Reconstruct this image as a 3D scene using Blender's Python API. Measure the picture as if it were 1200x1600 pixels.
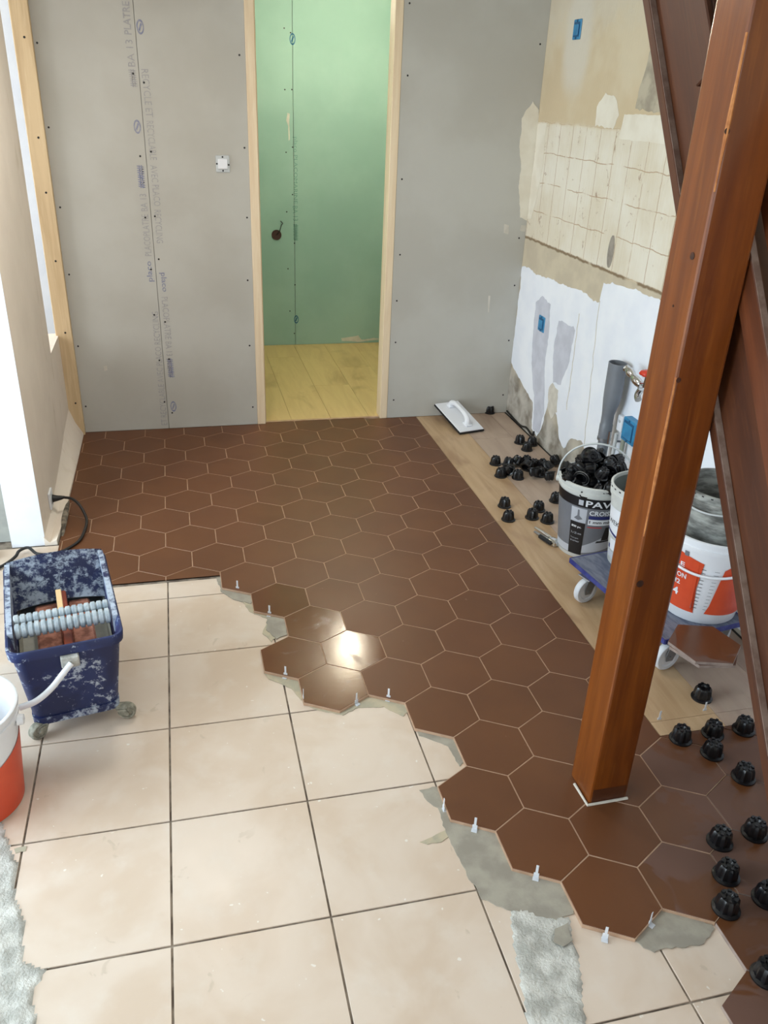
import bpy, bmesh, math, random
from mathutils import Vector, Matrix, noise
from mathutils.geometry import tessellate_polygon
random.seed(7)
PI = math.pi
SC = bpy.context.scene
COL = SC.collection
for o in list(bpy.data.objects): bpy.data.objects.remove(o)

# ------------------------------------------------------------------ camera
FPX, PIT, YAW, ROL, CH = 1290.02, 0.4680567, 0.2538065, 0.0425383, 1.8041585
cp, sp, cy_, sy_ = math.cos(PIT), math.sin(PIT), math.cos(YAW), math.sin(YAW)
CF = Vector((sy_*cp, cy_*cp, -sp)); CR0 = Vector((cy_, -sy_, 0)); CU0 = CR0.cross(CF)
CR = CR0*math.cos(ROL) + CU0*math.sin(ROL); CU = CU0*math.cos(ROL) - CR0*math.sin(ROL)
cam = bpy.data.cameras.new('camera'); camo = bpy.data.objects.new('camera', cam); COL.objects.link(camo)
cam.sensor_fit = 'VERTICAL'; cam.sensor_height = 36; cam.sensor_width = 27; cam.lens = FPX*36/1600
cam.clip_start = .05; cam.clip_end = 50
m = Matrix((CR, CU, -CF)).transposed().to_4x4(); m.translation = (0, 0, CH); camo.matrix_world = m
SC.camera = camo

# ------------------------------------------------------------------ light and exposure
SC.view_settings.view_transform = 'Standard'; SC.view_settings.look = 'None'
SC.view_settings.gamma = 1; SC.view_settings.use_curve_mapping = False
SC.view_settings.exposure = 0.0
w = bpy.data.worlds.new('sky'); SC.world = w; w.use_nodes = True
w.node_tree.nodes['Background'].inputs[0].default_value = (.80, .90, 1, 1)
w.node_tree.nodes['Background'].inputs[1].default_value = 1.6

def area(name, loc, direction, sx, sy, power, col, spread=PI):
    l = bpy.data.lights.new(name, 'AREA'); l.shape = 'RECTANGLE'; l.size = sx; l.size_y = sy
    l.energy = power; l.color = col; l.spread = spread
    o = bpy.data.objects.new(name, l); COL.objects.link(o); o.location = loc
    o.rotation_euler = Vector(direction).to_track_quat('-Z', 'Y').to_euler()
    return o
# daylight entering by the openings on the left, plus an added rear fill
area('daylight_left_window', (-2.55, 1.65, 1.25), (1, .22, -.14), 2.0, 1.9, 108, (.74, .89, 1.0))
area('rear_fill_light', (.6, -1.45, 1.45), (.1, 1, -.05), 2.6, 1.6, 13, (.96, .98, 1.0))  # unseen fill added behind the camera for soft ambient on the left wall
area('daylight_bay_window', (-2.4, 4.25, 1.45), (1, .25, -.1), 1.2, 1.5, 42, (.97, .98, 1.0))
# the room's own ceiling light (its fitting is built below)
area('ceiling_light', (.05, 3.35, 2.40), (0, 0, -1), .34, .34, 14.5, (1.0, .95, .87))

# ------------------------------------------------------------------ pixel rays onto real surfaces
def ray(px, py): return (CF + CR*((px-600)/FPX) - CU*((py-800)/FPX))
def on(px, py, n, d):
    """point where the sight line meets the plane n.p = d"""
    r = ray(px, py); n = Vector(n); o = Vector((0, 0, CH)); return o + r*((d-n.dot(o))/n.dot(r))
def fl(px, py, z=0): return on(px, py, (0, 0, 1), z)

# ------------------------------------------------------------------ tags
def tag(o, label=None, cat=None, group=None, kind=None):
    if label: o['label'] = label
    if cat: o['category'] = cat
    if group: o['group'] = group
    if kind: o['kind'] = kind
    return o
def empty(name, loc=(0, 0, 0), rot=(0, 0, 0), parent=None):
    o = bpy.data.objects.new(name, None); COL.objects.link(o); o.location = loc; o.rotation_euler = rot
    o.empty_display_size = .05
    if parent: o.parent = parent
    return o
def thing(name, label, cat, loc=(0, 0, 0), rot=(0, 0, 0), group=None):
    return tag(empty(name, loc, rot), label, cat, group)
def struct(name): return tag(empty(name), kind='structure')
def ob(name, me, mats=None, parent=None, loc=None, rot=None, smooth=None):
    if isinstance(me, bmesh.types.BMesh):
        bm = me; me = bpy.data.meshes.new(name)
        bmesh.ops.recalc_face_normals(bm, faces=bm.faces); bm.to_mesh(me); bm.free()
        if smooth: 
            for p in me.polygons: p.use_smooth = True
            try: me.set_sharp_from_angle(angle=smooth)
            except Exception: pass
    if mats is not None and not me.materials:
        for mm in (mats if isinstance(mats, (list, tuple)) else [mats]): me.materials.append(mm)
    o = bpy.data.objects.new(name, me); COL.objects.link(o)
    if parent: o.parent = parent
    if loc is not None: o.location = loc
    if rot is not None: o.rotation_euler = rot
    return o

# ------------------------------------------------------------------ materials
def lin(c):
    return tuple(((v/255)/12.92 if v/255 <= .04045 else ((v/255+.055)/1.055)**2.4) for v in c) + (1,)
class N:
    """tiny wrapper for shader maths"""
    def __init__(s, nt, so): s.nt, s.so = nt, so
    def _m(s, op, *a):
        n = s.nt.nodes.new('ShaderNodeMath'); n.operation = op; n.use_clamp = False
        for i, v in enumerate((s,)+a):
            if isinstance(v, N): s.nt.links.new(v.so, n.inputs[i])
            else: n.inputs[i].default_value = v
        return N(s.nt, n.outputs[0])
    def __add__(s, o): return s._m('ADD', o)
    def __sub__(s, o): return s._m('SUBTRACT', o)
    def __mul__(s, o): return s._m('MULTIPLY', o)
    def inv(s): return (s*-1)+1.0
    def mod(s, o): return s._m('FLOORED_MODULO', o)
    def abs(s): return s._m('ABSOLUTE')
    def max(s, o): return s._m('MAXIMUM', o)
    def sm(s, a, b):
        n = s.nt.nodes.new('ShaderNodeMapRange'); n.interpolation_type = 'SMOOTHSTEP'
        n.inputs['From Min'].default_value = min(a, b); n.inputs['From Max'].default_value = max(a, b)
        if a > b: n.inputs['To Min'].default_value = 1; n.inputs['To Max'].default_value = 0
        s.nt.links.new(s.so, n.inputs['Value']); return N(s.nt, n.outputs[0])
    def box(s, a, b, e=.01): return s.sm(a-e, a+e)*s.sm(b+e, b-e)
class M:
    def __init__(s, name, rough=.6, metal=0, spec=.5, coat=0):
        s.m = bpy.data.materials.new(name); s.m.use_nodes = True; s.nt = s.m.node_tree
        s.b = s.nt.nodes['Principled BSDF']; s.b.inputs['Roughness'].default_value = rough
        s.b.inputs['Metallic'].default_value = metal; s.b.inputs['Specular IOR Level'].default_value = spec
        s.b.inputs['Coat Weight'].default_value = coat; s.b.inputs['Coat Roughness'].default_value = .15
        s.tc = s.nt.nodes.new('ShaderNodeTexCoord'); s.geo = s.nt.nodes.new('ShaderNodeNewGeometry')
        s.oi = s.nt.nodes.new('ShaderNodeObjectInfo')
    def obj(s): return s.tc.outputs['Object']
    def pos(s): return s.geo.outputs['Position']
    def xyz(s, vec):
        n = s.nt.nodes.new('ShaderNodeSeparateXYZ'); s.nt.links.new(vec, n.inputs[0])
        return [N(s.nt, n.outputs[i]) for i in range(3)]
    def rnd(s): return N(s.nt, s.oi.outputs['Random'])
    def scl(s, vec, sc, off=None):
        n = s.nt.nodes.new('ShaderNodeMapping'); s.nt.links.new(vec, n.inputs[0]); n.inputs['Scale'].default_value = sc
        if off is not None:
            c = s.nt.nodes.new('ShaderNodeCombineXYZ')
            for i in range(3): s.nt.links.new((off*(7.3+i*5.1)).so, c.inputs[i])
            s.nt.links.new(c.outputs[0], n.inputs['Location'])
        return n.outputs[0]
    def noise(s, vec, scale, detail=3, dist=0, rough=.55):
        n = s.nt.nodes.new('ShaderNodeTexNoise'); s.nt.links.new(vec, n.inputs['Vector'])
        n.inputs['Scale'].default_value = scale; n.inputs['Detail'].default_value = detail
        n.inputs['Distortion'].default_value = dist; n.inputs['Roughness'].default_value = rough
        return N(s.nt, n.outputs[0])
    def mix(s, fac, a, b):
        n = s.nt.nodes.new('ShaderNodeMix'); n.data_type = 'RGBA'
        for k, v in ((0, fac), (6, a), (7, b)):
            if isinstance(v, N): s.nt.links.new(v.so, n.inputs[k])
            elif hasattr(v, 'links'): s.nt.links.new(v, n.inputs[k])
            elif isinstance(v, (int, float)): n.inputs[k].default_value = v
            else: n.inputs[k].default_value = lin(v) if len(v) == 3 else v
        return n.outputs[2]
    def color(s, c):
        if hasattr(c, 'links'): s.nt.links.new(c, s.b.inputs['Base Color'])
        else: s.b.inputs['Base Color'].default_value = lin(c)
        return s
    def rough(s, n): s.nt.links.new(n.so, s.b.inputs['Roughness']); return s
    def bump(s, n, st=.3, d=.002):
        b = s.nt.nodes.new('ShaderNodeBump'); b.inputs['Strength'].default_value = st; b.inputs['Distance'].default_value = d
        s.nt.links.new(n.so, b.inputs['Height']); s.nt.links.new(b.outputs[0], s.b.inputs['Normal']); return s
def basic(name, c1, c2=None, scale=8, rough=.6, metal=0, spec=.5, bump=0, bscale=60, coat=0, stretch=(1, 1, 1), lo=.35, hi=.65, rnd=False, d=.002):
    k = M(name, rough, metal, spec, coat); v = k.scl(k.obj(), stretch, k.rnd() if rnd else None)
    if c2: k.color(k.mix(k.noise(v, scale, 4).sm(lo, hi), c1, c2))
    else: k.color(c1)
    if bump: k.bump(k.noise(v, bscale, 4), bump, d)
    return k.m
def wood(name, dark, mid, light, axis=2, rough=.4, scale=1.0, knots=True, coat=0):
    k = M(name, rough, coat=coat); st = [16*scale]*3; st[axis] = 1.1*scale
    v = k.scl(k.obj(), st, k.rnd()); n = k.noise(v, 1.6, 5, .6); fine = k.noise(v, 7, 3)
    c = k.mix(n.sm(.3, .7), dark, mid); c = k.mix(fine.sm(.5, .75)*.45, c, light)
    if knots:
        vo = k.nt.nodes.new('ShaderNodeTexVoronoi'); vo.inputs['Scale'].default_value = 1
        s2 = [9*scale]*3; s2[axis] = 3.0*scale
        k.nt.links.new(k.scl(k.obj(), s2, k.rnd()), vo.inputs['Vector'])
        c = k.mix(N(k.nt, vo.outputs['Distance']).sm(.16, .07), c, tuple(int(x*.45) for x in dark))
    return k.color(c).bump(fine, .25, .001).m

MT = {}
MT['board'] = basic('grey_plasterboard_paper', (192, 190, 182), (184, 181, 172), 2.2, .85, spec=.15, bump=.05)
MT['green'] = basic('green_plasterboard_paper', (160, 190, 178), (150, 181, 169), 2, .8, spec=.2, bump=.05)
MT['ink'] = basic('grey_blue_print', (160, 158, 160), (172, 169, 166), 40, .9, spec=.1)
MT['inkb'] = basic('blue_print', (128, 133, 160), (154, 154, 166), 60, .9, spec=.1)
MT['inkg'] = basic('dark_green_print', (112, 150, 138), (122, 158, 146), 40, .9, spec=.1)
MT['inkgb'] = basic('blue_print_on_green', (58, 104, 132), None, 40, .9, spec=.1)
MT['screw'] = basic('black_screw', (28, 24, 22), rough=.5)
MT['pine'] = wood('pale_pine', (198, 170, 130), (214, 188, 148), (224, 202, 164), 2, .6, knots=False)
MT['pinel'] = wood('pale_pine_jamb', (226, 202, 168), (236, 216, 184), (242, 226, 200), 2, .6, knots=False)
MT['post'] = wood('stained_orange_brown_timber', (98, 46, 9), (124, 64, 15), (138, 78, 24), 2, .34, .8, coat=.2, knots=False)
MT['stair'] = wood('stained_red_brown_timber', (66, 32, 13), (82, 42, 18), (96, 54, 27), 1, .45, .8)
MT['rail'] = wood('red_brown_rail', (78, 38, 16), (102, 52, 24), (116, 64, 32), 1, .4, .8)
MT['dust'] = basic('dusty_ledge', (150, 130, 118), (120, 96, 84), 20, .9)
MT['white'] = basic('white_plaster_paint', (240, 243, 248), (232, 236, 244), 5, .75, bump=.15, bscale=30)
MT['ceil'] = basic('white_ceiling_paint', (232, 230, 224), rough=.8)
MT['greywall'] = basic('bare_grey_render', (150, 152, 148), (176, 178, 172), 5, .9, bump=.3, bscale=40)
MT['rubble'] = basic('broken_mortar', (150, 140, 124), (84, 78, 70), 30, .95, bump=1, bscale=60, d=.01)
MT['cement'] = basic('grey_tile_adhesive', (168, 162, 148), (148, 142, 130), 14, .85, bump=.3, bscale=50)
MT['cementthin'] = basic('thin_adhesive_smear', (190, 178, 152), (170, 164, 144), 25, .85, bump=.2, bscale=60)
MT['filler'] = basic('lavender_grey_filler', (204, 206, 216), (192, 194, 204), 10, .85, bump=.1)
MT['fillw'] = basic('off_white_filler', (214, 208, 196), (200, 194, 182), 16, .9, bump=.4, bscale=40, d=.004)
MT['filler_d'] = basic('grey_filler', (160, 152, 140), (140, 132, 122), 20, .9)
MT['cream'] = basic('cream_plaster', (232, 226, 210), (224, 216, 198), 8, .85)
MT['worn_hl'] = basic('worn_highlight_wood', (190, 126, 70), (160, 96, 46), 30, .6)  # pale tone for the worn post corner and its painted highlight
MT['knot'] = basic('dark_knot', (44, 20, 8), (70, 34, 14), 60, .5)
MT['grey_pipe'] = basic('grey_pvc', (112, 116, 122), (120, 124, 130), 6, .4)
MT['chrome'] = basic('chrome', (205, 205, 205), rough=.12, metal=1)
MT['steel'] = basic('zinc_steel', (150, 152, 156), rough=.38, metal=.85)
MT['red'] = basic('red_plastic', (206, 60, 38), rough=.4)
MT['bluebox'] = basic('blue_electrical_plastic', (58, 140, 184), (48, 122, 168), 20, .45)
MT['blueboxd'] = basic('dark_blue_recess', (34, 88, 128), rough=.6)
MT['plastic_w'] = basic('white_plastic', (234, 236, 240), rough=.4)
MT['nylon'] = basic('white_nylon', (222, 224, 228), (206, 210, 216), 18, .45)
MT['plastic_g'] = basic('light_grey_plastic', (196, 200, 200), rough=.45)
MT['black'] = basic('black_plastic', (15, 15, 18), rough=.32)
MT['blackm'] = basic('black_rubber', (22, 22, 24), rough=.7)
MT['bucketclear'] = basic('milky_bucket_plastic', (212, 214, 210), (200, 202, 198), 12, .4)
MT['label_grey'] = basic('slate_label_print', (112, 115, 122), (122, 125, 132), 4, .45)
MT['label_lt'] = basic('pale_label_print', (190, 194, 202), rough=.45)
MT['label_bk'] = basic('black_label_print', (22, 23, 27), rough=.4)
MT['label_wh'] = basic('white_label_print', (232, 235, 240), rough=.4)
MT['label_red'] = basic('red_label_print', (190, 60, 62), rough=.4)
MT['label_navy'] = basic('navy_label_print', (44, 52, 110), rough=.4)
MT['orange'] = basic('orange_red_tub_print', (220, 84, 48), (208, 74, 42), 6, .4)
MT['board_blue'] = basic('scuffed_blue_board', (82, 90, 112), (120, 126, 142), 12, .6, stretch=(4, 1, 1))
MT['board_edge'] = basic('blue_board_edge', (46, 52, 120), (70, 76, 140), 30, .5)
MT['cable'] = basic('black_rubber_cable', (26, 24, 24), rough=.5)
MT['bucket_dirty'] = basic('cement_stained_bucket', (176, 178, 172), (92, 92, 88), 9, .7, stretch=(1, 1, 3), bump=.4, bscale=30)
MT['tub_in'] = basic('cloudy_grey_liner', (150, 150, 140), (176, 174, 162), 9, .6)
MT['roller'] = basic('cement_coated_roller', (150, 164, 174), (188, 196, 200), 40, .7, bump=.3, bscale=80)
MT['sponge'] = basic('brown_red_sponge', (184, 126, 106), (124, 78, 62), 28, .95, bump=.8, bscale=120, d=.003)
MT['oak'] = basic('orange_wood_handle', (170, 72, 34), (130, 52, 26), 10, .5)
MT['oakl'] = basic('pale_wood_edge', (250, 214, 160), rough=.5)
MT['castor_g'] = basic('cement_caked_castor', (120, 118, 104), (160, 158, 144), 50, .8, bump=.5, bscale=120)
MT['grout'] = basic('beige_grout', (190, 158, 132), (172, 140, 114), 20, .9)
MT['oldgrout'] = basic('dark_old_grout', (96, 84, 74), (150, 138, 124), 18, .95, bump=.3)
MT['tile_edge'] = basic('pale_tile_side', (168, 150, 140), (140, 124, 116), 20, .8)
MT['skin_wire'] = basic('brown_wire', (70, 44, 34), rough=.5)

def hex_mat(name, rough, wet=False, dust=False):
    k = M(name, rough, spec=.45); v = k.scl(k.pos(), (1, 1, 1))
    a = k.noise(v, 3.0, 3); c = k.mix(a.sm(.35, .65), (103, 63, 34), (95, 57, 31))
    c = k.mix(k.rnd()*.35, c, (108, 67, 44))
    fine = k.noise(v, 260, 2)
    film = k.noise(v, 5.5, 5, .8).sm(.60, .68)
    if dust:
        film = k.noise(v, 4.2, 4, .9).sm(.49, .53)
        c = k.mix(film*.6, c, (110, 86, 78)); k.rough(film*.4+.3)
    elif wet:
        st = k.noise(k.scl(k.pos(), (5, 1.3, 1)), 6, 5, .5); fine = k.noise(k.scl(k.pos(), (1, 5, 1)), 22, 4, .5)
        k.rough(st*.15+.07+film*.12); c = k.mix(film*.5, c, (132, 104, 96))
    else: 
        sp_ = k.noise(v, 38, 2).sm(.74, .78); c = k.mix(sp_*.35, c, (150, 118, 100))
        k.rough(k.noise(v, 4, 4)*.16+(rough-.08))
    k.color(c); k.bump(fine, .22 if wet else .06, .0006); return k.m
MT['hex'] = hex_mat('brown_hexagon_glaze', .40)
MT['hexwet'] = hex_mat('wet_brown_hexagon_glaze', .25, wet=True)
MT['hexdust'] = hex_mat('dusty_brown_hexagon_glaze', .4, dust=True)

def old_tile():
    k = M('old_beige_tile_glaze', .34); v = k.pos(); a = k.noise(v, 3.4, 4, .5); b = k.noise(v, 11, 4)
    c = k.mix(a.sm(.38, .64), (218, 202, 186), (208, 188, 168)); c = k.mix(b.sm(.5, .75)*.35, c, (224, 215, 204))
    c = k.mix(k.rnd()*.2, c, (202, 178, 154))
    x, y, z = k.xyz(k.pos())
    sm = k.noise(v, 17, 5, .7).sm(.64, .70)*k.noise(v, 3, 2).sm(.45, .6); c = k.mix(sm*.35, c, (176, 160, 138))
    sp_ = k.noise(v, 55, 1).sm(.76, .80); c = k.mix(sp_*.7, c, (236, 232, 224))
    k.rough(b*.25+.25); return k.color(c).bump(b, .06, .001).m
MT['old'] = old_tile()
def plank_mat(name, a, b, c3):
    k = M(name, .42); v = k.scl(k.pos(), (9, 1.1, 1), k.rnd()); n = k.noise(v, 1.7, 6, 1.2)
    big = k.noise(k.scl(k.pos(), (2.6, 1.3, 1), k.rnd()), 1.7, 3, .6)
    c = k.mix(n.sm(.3, .7), a, b); c = k.mix(big.sm(.52, .72)*.75, c, c3)
    return k.color(c).bump(n, .08, .001).m
MT['plank'] = plank_mat('oak_look_plank', (182, 150, 114), (198, 168, 132), (150, 116, 86))
MT['plankg'] = plank_mat('grey_oak_look_plank', (176, 152, 134), (188, 166, 146), (158, 134, 116))
MT['planky'] = plank_mat('honey_oak_plank', (214, 184, 126), (204, 172, 116), (172, 138, 88))

def right_wall_mat():
    k = M('stripped_kitchen_wall', .85, spec=.2); x, y, z = k.xyz(k.pos()); v = k.pos()
    wob = k.noise(v, 7, 4)-.5; wob2 = k.noise(v, 22, 4)-.5
    zz = z+wob*.03; yy = y+wob2*.012
    up = k.mix(k.noise(v, 2.5, 3).sm(.4, .6), (206, 188, 156), (214, 200, 172))
    # pale halo of filler around the high socket box
    dy = (y-4.34)*1.0; dz = (z-2.08)*.62
    r = ((dy*dy)+(dz*dz))._m('SQRT')+wob*.06
    up = k.mix(r.sm(.20, .10)*.75, up, (214, 208, 194))
    up = k.mix(((y*1.0)-3.6+wob*.5).sm(-.15, .35)*((z-2.12+wob*.3).sm(-.04, .10))*.45, up, (210, 204, 190))
    # ghost of the removed splash-back tiles
    tile = zz.box(1.095, 1.70, .012)
    glue_ridges = k.noise(k.scl(v, (1, 40, 2)), 3, 3)  # fine upright adhesive ridges, streaked paler
    tc = k.mix(k.noise(v, 3, 4).sm(.35, .65), (228, 222, 206), (218, 208, 186)); tc = k.mix(glue_ridges.sm(.45, .7)*.3, tc, (236, 232, 224))
    gy = (yy.mod(.152)-.076).abs().sm(.0725, .0755); gz = ((zz-1.095).mod(.152)-.076).abs().sm(.0725, .0755)
    br = k.noise(v, 5.5, 3).sm(.38, .48); br2 = k.noise(v, 6.5, 3, 0, .6).sm(.36, .46)
    lines = (gz*br).max(gy*br2); tc = k.mix(lines*.75, tc, (168, 132, 92))
    spots = k.noise(v, 12, 6, 1.0, .75).sm(.61, .66); tc = k.mix(spots*.7, tc, (150, 118, 92))
    c = k.mix(tile, up, tc)
    # plaster band where the worktop ran, with a broken dark ridge on top
    band = zz.sm(1.10, 1.08); bc = k.mix(k.noise(v, 6, 4).sm(.4, .6), (204, 192, 168), (194, 182, 160)); c = k.mix(band, c, bc)
    ridge = (z+wob2*.022).box(1.083, 1.096, .004)*k.noise(v, 5, 2).sm(.36, .46); c = k.mix(ridge*.85, c, (120, 98, 72))
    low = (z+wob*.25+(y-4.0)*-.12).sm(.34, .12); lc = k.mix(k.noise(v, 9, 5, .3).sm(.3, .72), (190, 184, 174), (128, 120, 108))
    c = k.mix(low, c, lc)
    k.color(c).bump((k.noise(v, 18, 5, .4)+glue_ridges*.4), .35, .006); return k.m
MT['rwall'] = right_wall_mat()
def left_wall_mat():
    k = M('old_beige_plaster', .85, spec=.2); v = k.pos(); x, y, z = k.xyz(v)
    c = k.mix(k.noise(v, 2.5, 4).sm(.35, .65), (238, 226, 212), (230, 218, 204))
    f = (y-4.22)._m('ABSOLUTE'); st = k.noise(k.scl(v, (1, 3, 1)), 5, 4).sm(.55, .7)*(y-4.0).sm(0, .2)
    c = k.mix(st*.25, c, (186, 168, 136)); c = k.mix(k.noise(v, 14, 3).sm(.72, .78)*.5, c, (170, 152, 130))
    return k.color(c).bump(k.noise(v, 20, 4), .15, .003).m
MT['lwall'] = left_wall_mat()
def blue_mat(name, lo, hi):
    k = M(name, .5); v = k.obj(); n = k.noise(v, 34, 8, .15, .74); b = k.noise(v, 7, 3, .4)
    base = k.mix(b.sm(.4, .6), (22, 33, 76), (30, 46, 96))
    return k.color(k.mix((n+(b-.5)*.42).sm(lo, hi), base, (176, 188, 204))).bump(n, .2, .002).m
MT['blue'] = blue_mat('splashed_navy_plastic', .56, .635)
MT['bluecaked'] = blue_mat('cement_caked_navy_plastic', .45, .60)
MT['grime'] = blue_mat('cement_caked_grey_frame', .36, .56)

# ------------------------------------------------------------------ mesh helpers
def box_bm(x0, x1, y0, y1, z0, z1, bev=0, seg=1, bm=None):
    bm = bm or bmesh.new(); r = bmesh.ops.create_cube(bm, size=1)
    for v in r['verts']:
        v.co = Vector((x0+(v.co.x+.5)*(x1-x0), y0+(v.co.y+.5)*(y1-y0), z0+(v.co.z+.5)*(z1-z0)))
    if bev:
        es = list({e for v in r['verts'] for e in v.link_edges})
        bmesh.ops.bevel(bm, geom=es, offset=bev, segments=seg, affect='EDGES', profile=.6)
    return bm
def prism(pts, z0, z1, inset=0, bm=None):
    """upright prism from a 2D outline; optional small chamfer of the top edge"""
    bm = bm or bmesh.new(); n = len(pts)
    cx = sum(p[0] for p in pts)/n; cy = sum(p[1] for p in pts)/n
    A = [bm.verts.new((p[0], p[1], z0)) for p in pts]
    B = [bm.verts.new((p[0], p[1], z1-inset)) for p in pts]
    rings = [A, B]
    if inset:
        C = []
        for p in pts:
            d = math.hypot(p[0]-cx, p[1]-cy) or 1; f = 1-inset*1.15/d
            C.append(bm.verts.new((cx+(p[0]-cx)*f, cy+(p[1]-cy)*f, z1)))
        rings.append(C)
    for a, b in zip(rings, rings[1:]):
        for i in range(n): bm.faces.new((a[i], a[(i+1) % n], b[(i+1) % n], b[i]))
    for r, flip in ((rings[-1], 0), (A, 1)):
        tri = tessellate_polygon([[v.co for v in r]])
        for t in tri:
            try: bm.faces.new([r[i] for i in t])
            except ValueError: pass
    return bm
def loft(rings, cap0=True, cap1=True, bm=None, closed=False):
    bm = bm or bmesh.new(); V = [[bm.verts.new(p) for p in r] for r in rings]; n = len(V[0])
    seq = list(zip(V, V[1:])) + ([(V[-1], V[0])] if closed else [])
    for a, b in seq:
        for i in range(n): bm.faces.new((a[i], a[(i+1) % n], b[(i+1) % n], b[i]))
    if not closed:
        if cap0: bm.faces.new(V[0][::-1])
        if cap1: bm.faces.new(V[-1])
    return bm
def lathe(prof, n=40, cap0=True, cap1=True, bm=None, mod=None):
    return loft([[((r*(mod(a, r, z) if mod else 1))*math.cos(a), (r*(mod(a, r, z) if mod else 1))*math.sin(a), z) for a in [2*PI*i/n for i in range(n)]] for r, z in prof], cap0, cap1, bm)
def smooth_path(pts, k=6):
    P = [Vector(p) for p in pts]; out = []
    for i in range(len(P)-1):
        p0, p1, p2, p3 = P[max(i-1, 0)], P[i], P[i+1], P[min(i+2, len(P)-1)]
        for j in range(k):
            t = j/k; out.append(.5*((2*p1)+(p2-p0)*t+(2*p0-5*p1+4*p2-p3)*t*t+(3*p1-p0-3*p2+p3)*t**3))
    return out+[P[-1]]
def tube(pts, r, n=10, bm=None, sm=6, rr=None):
    P = smooth_path(pts, sm) if sm else [Vector(p) for p in pts]
    rings = []; up = Vector((0, 0, 1)); prev = None
    for i, p in enumerate(P):
        d = (P[min(i+1, len(P)-1)]-P[max(i-1, 0)]).normalized()
        if prev is None:
            a = d.cross(up if abs(d.z) < .9 else Vector((1, 0, 0))).normalized()
        else: a = (prev-d*prev.dot(d)).normalized()
        prev = a; b = d.cross(a); R = rr(i/(len(P)-1)) if rr else r
        rings.append([p+(a*math.cos(t)+b*math.sin(t))*R for t in [2*PI*j/n for j in range(n)]])
    return loft(rings, bm=bm)
def rrect(w, l, r, z, cx=0, cy=0, k=5):
    out = []
    for sx, sy, a0 in ((1, 1, 0), (-1, 1, PI/2), (-1, -1, PI), (1, -1, 1.5*PI)):
        for i in range(k+1):
            a = a0+PI/2*i/k; out.append((cx+sx*(w/2-r)+r*math.cos(a), cy+sy*(l/2-r)+r*math.sin(a), z))
    return out
def xf(bm, mat, verts=None):
    bmesh.ops.transform(bm, matrix=mat, verts=verts or bm.verts); return bm
def disc(name, c, nrm, r, t, mt, parent, n=14):
    bm = lathe([(r, 0), (r, t)], n); q = Vector(nrm).to_track_quat('Z', 'Y').to_matrix().to_4x4(); q.translation = c
    return ob(name, xf(bm, q), mt, parent)
def ragged(pts, amp, seg, seed=0):
    """outline with torn edges"""
    out = []; n = len(pts); rs = random.Random(seed)
    for i in range(n):
        a, b = Vector(pts[i]), Vector(pts[(i+1) % n]); L = (b-a).length; k = max(1, int(L/seg)); nn = Vector((-(b-a).y, (b-a).x)).normalized()
        for j in range(k):
            p = a+(b-a)*(j/k); s = noise.noise(Vector((p.x*9, p.y*9, seed*3.7)))*1.4+rs.uniform(-.4, .4)
            out.append(p+nn*amp*s*(1 if j else .4))
    return out
def floor_patch(name, px, mt, parent, z0=-.012, t=.0012, amp=.006, seg=.012, seed=1):
    pts = [fl(x, y, z0).to_2d() for x, y in px]
    return ob(name, prism(ragged(pts, amp, seg, seed), z0+.0002, z0+t), mt, parent)
def wall_patch(name, uv, mt, parent, X=2.01, t=.0012, amp=.01, seg=.02, seed=1):
    """patch on the right wall; uv = (y, z)"""
    pts = ragged([Vector(p) for p in uv], amp, seg, seed)
    bm = prism(pts, .0001, t); xf(bm, Matrix(((0, 0, -1, X), (1, 0, 0, 0), (0, 1, 0, 0), (0, 0, 0, 1))))
    return ob(name, bm, mt, parent)
def text_mesh(s, size=1.0, spacing=1.0, bold=0):
    cu = bpy.data.curves.new('t', 'FONT'); cu.body = s; cu.size = size; cu.space_character = spacing; cu.offset = bold
    cu.resolution_u = 2; o = bpy.data.objects.new('t', cu); COL.objects.link(o)
    dg = bpy.context.evaluated_depsgraph_get(); me = bpy.data.meshes.new_from_object(o.evaluated_get(dg))
    bpy.data.objects.remove(o); bm = bmesh.new(); bm.from_mesh(me); bpy.data.meshes.remove(me); me = None
    xs = [v.co.x for v in bm.verts]; ys = [v.co.y for v in bm.verts]
    return bm, min(xs), max(xs), min(ys), max(ys)
def fit_text(s, W, H, bold=0):
    """text stretched into 0..W, 0..H"""
    bm, x0, x1, y0, y1 = text_mesh(s, bold=bold)
    for v in bm.verts: v.co = Vector(((v.co.x-x0)/(x1-x0)*W, (v.co.y-y0)/(y1-y0)*H, 0))
    bmesh.ops.subdivide_edges(bm, edges=[e for e in bm.edges if e.calc_length() > W*.1], cuts=1)
    return bm
def clip(poly, a, b, c):
    """keep a*x+b*y<=c"""
    out = []
    for i in range(len(poly)):
        p, q = poly[i], poly[(i+1) % len(poly)]; dp = a*p[0]+b*p[1]-c; dq = a*q[0]+b*q[1]-c
        if dp <= 0: out.append(p)
        if (dp < 0) != (dq < 0) and abs(dp-dq) > 1e-9:
            t = dp/(dp-dq); out.append((p[0]+(q[0]-p[0])*t, p[1]+(q[1]-p[1])*t))
    return out
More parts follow.
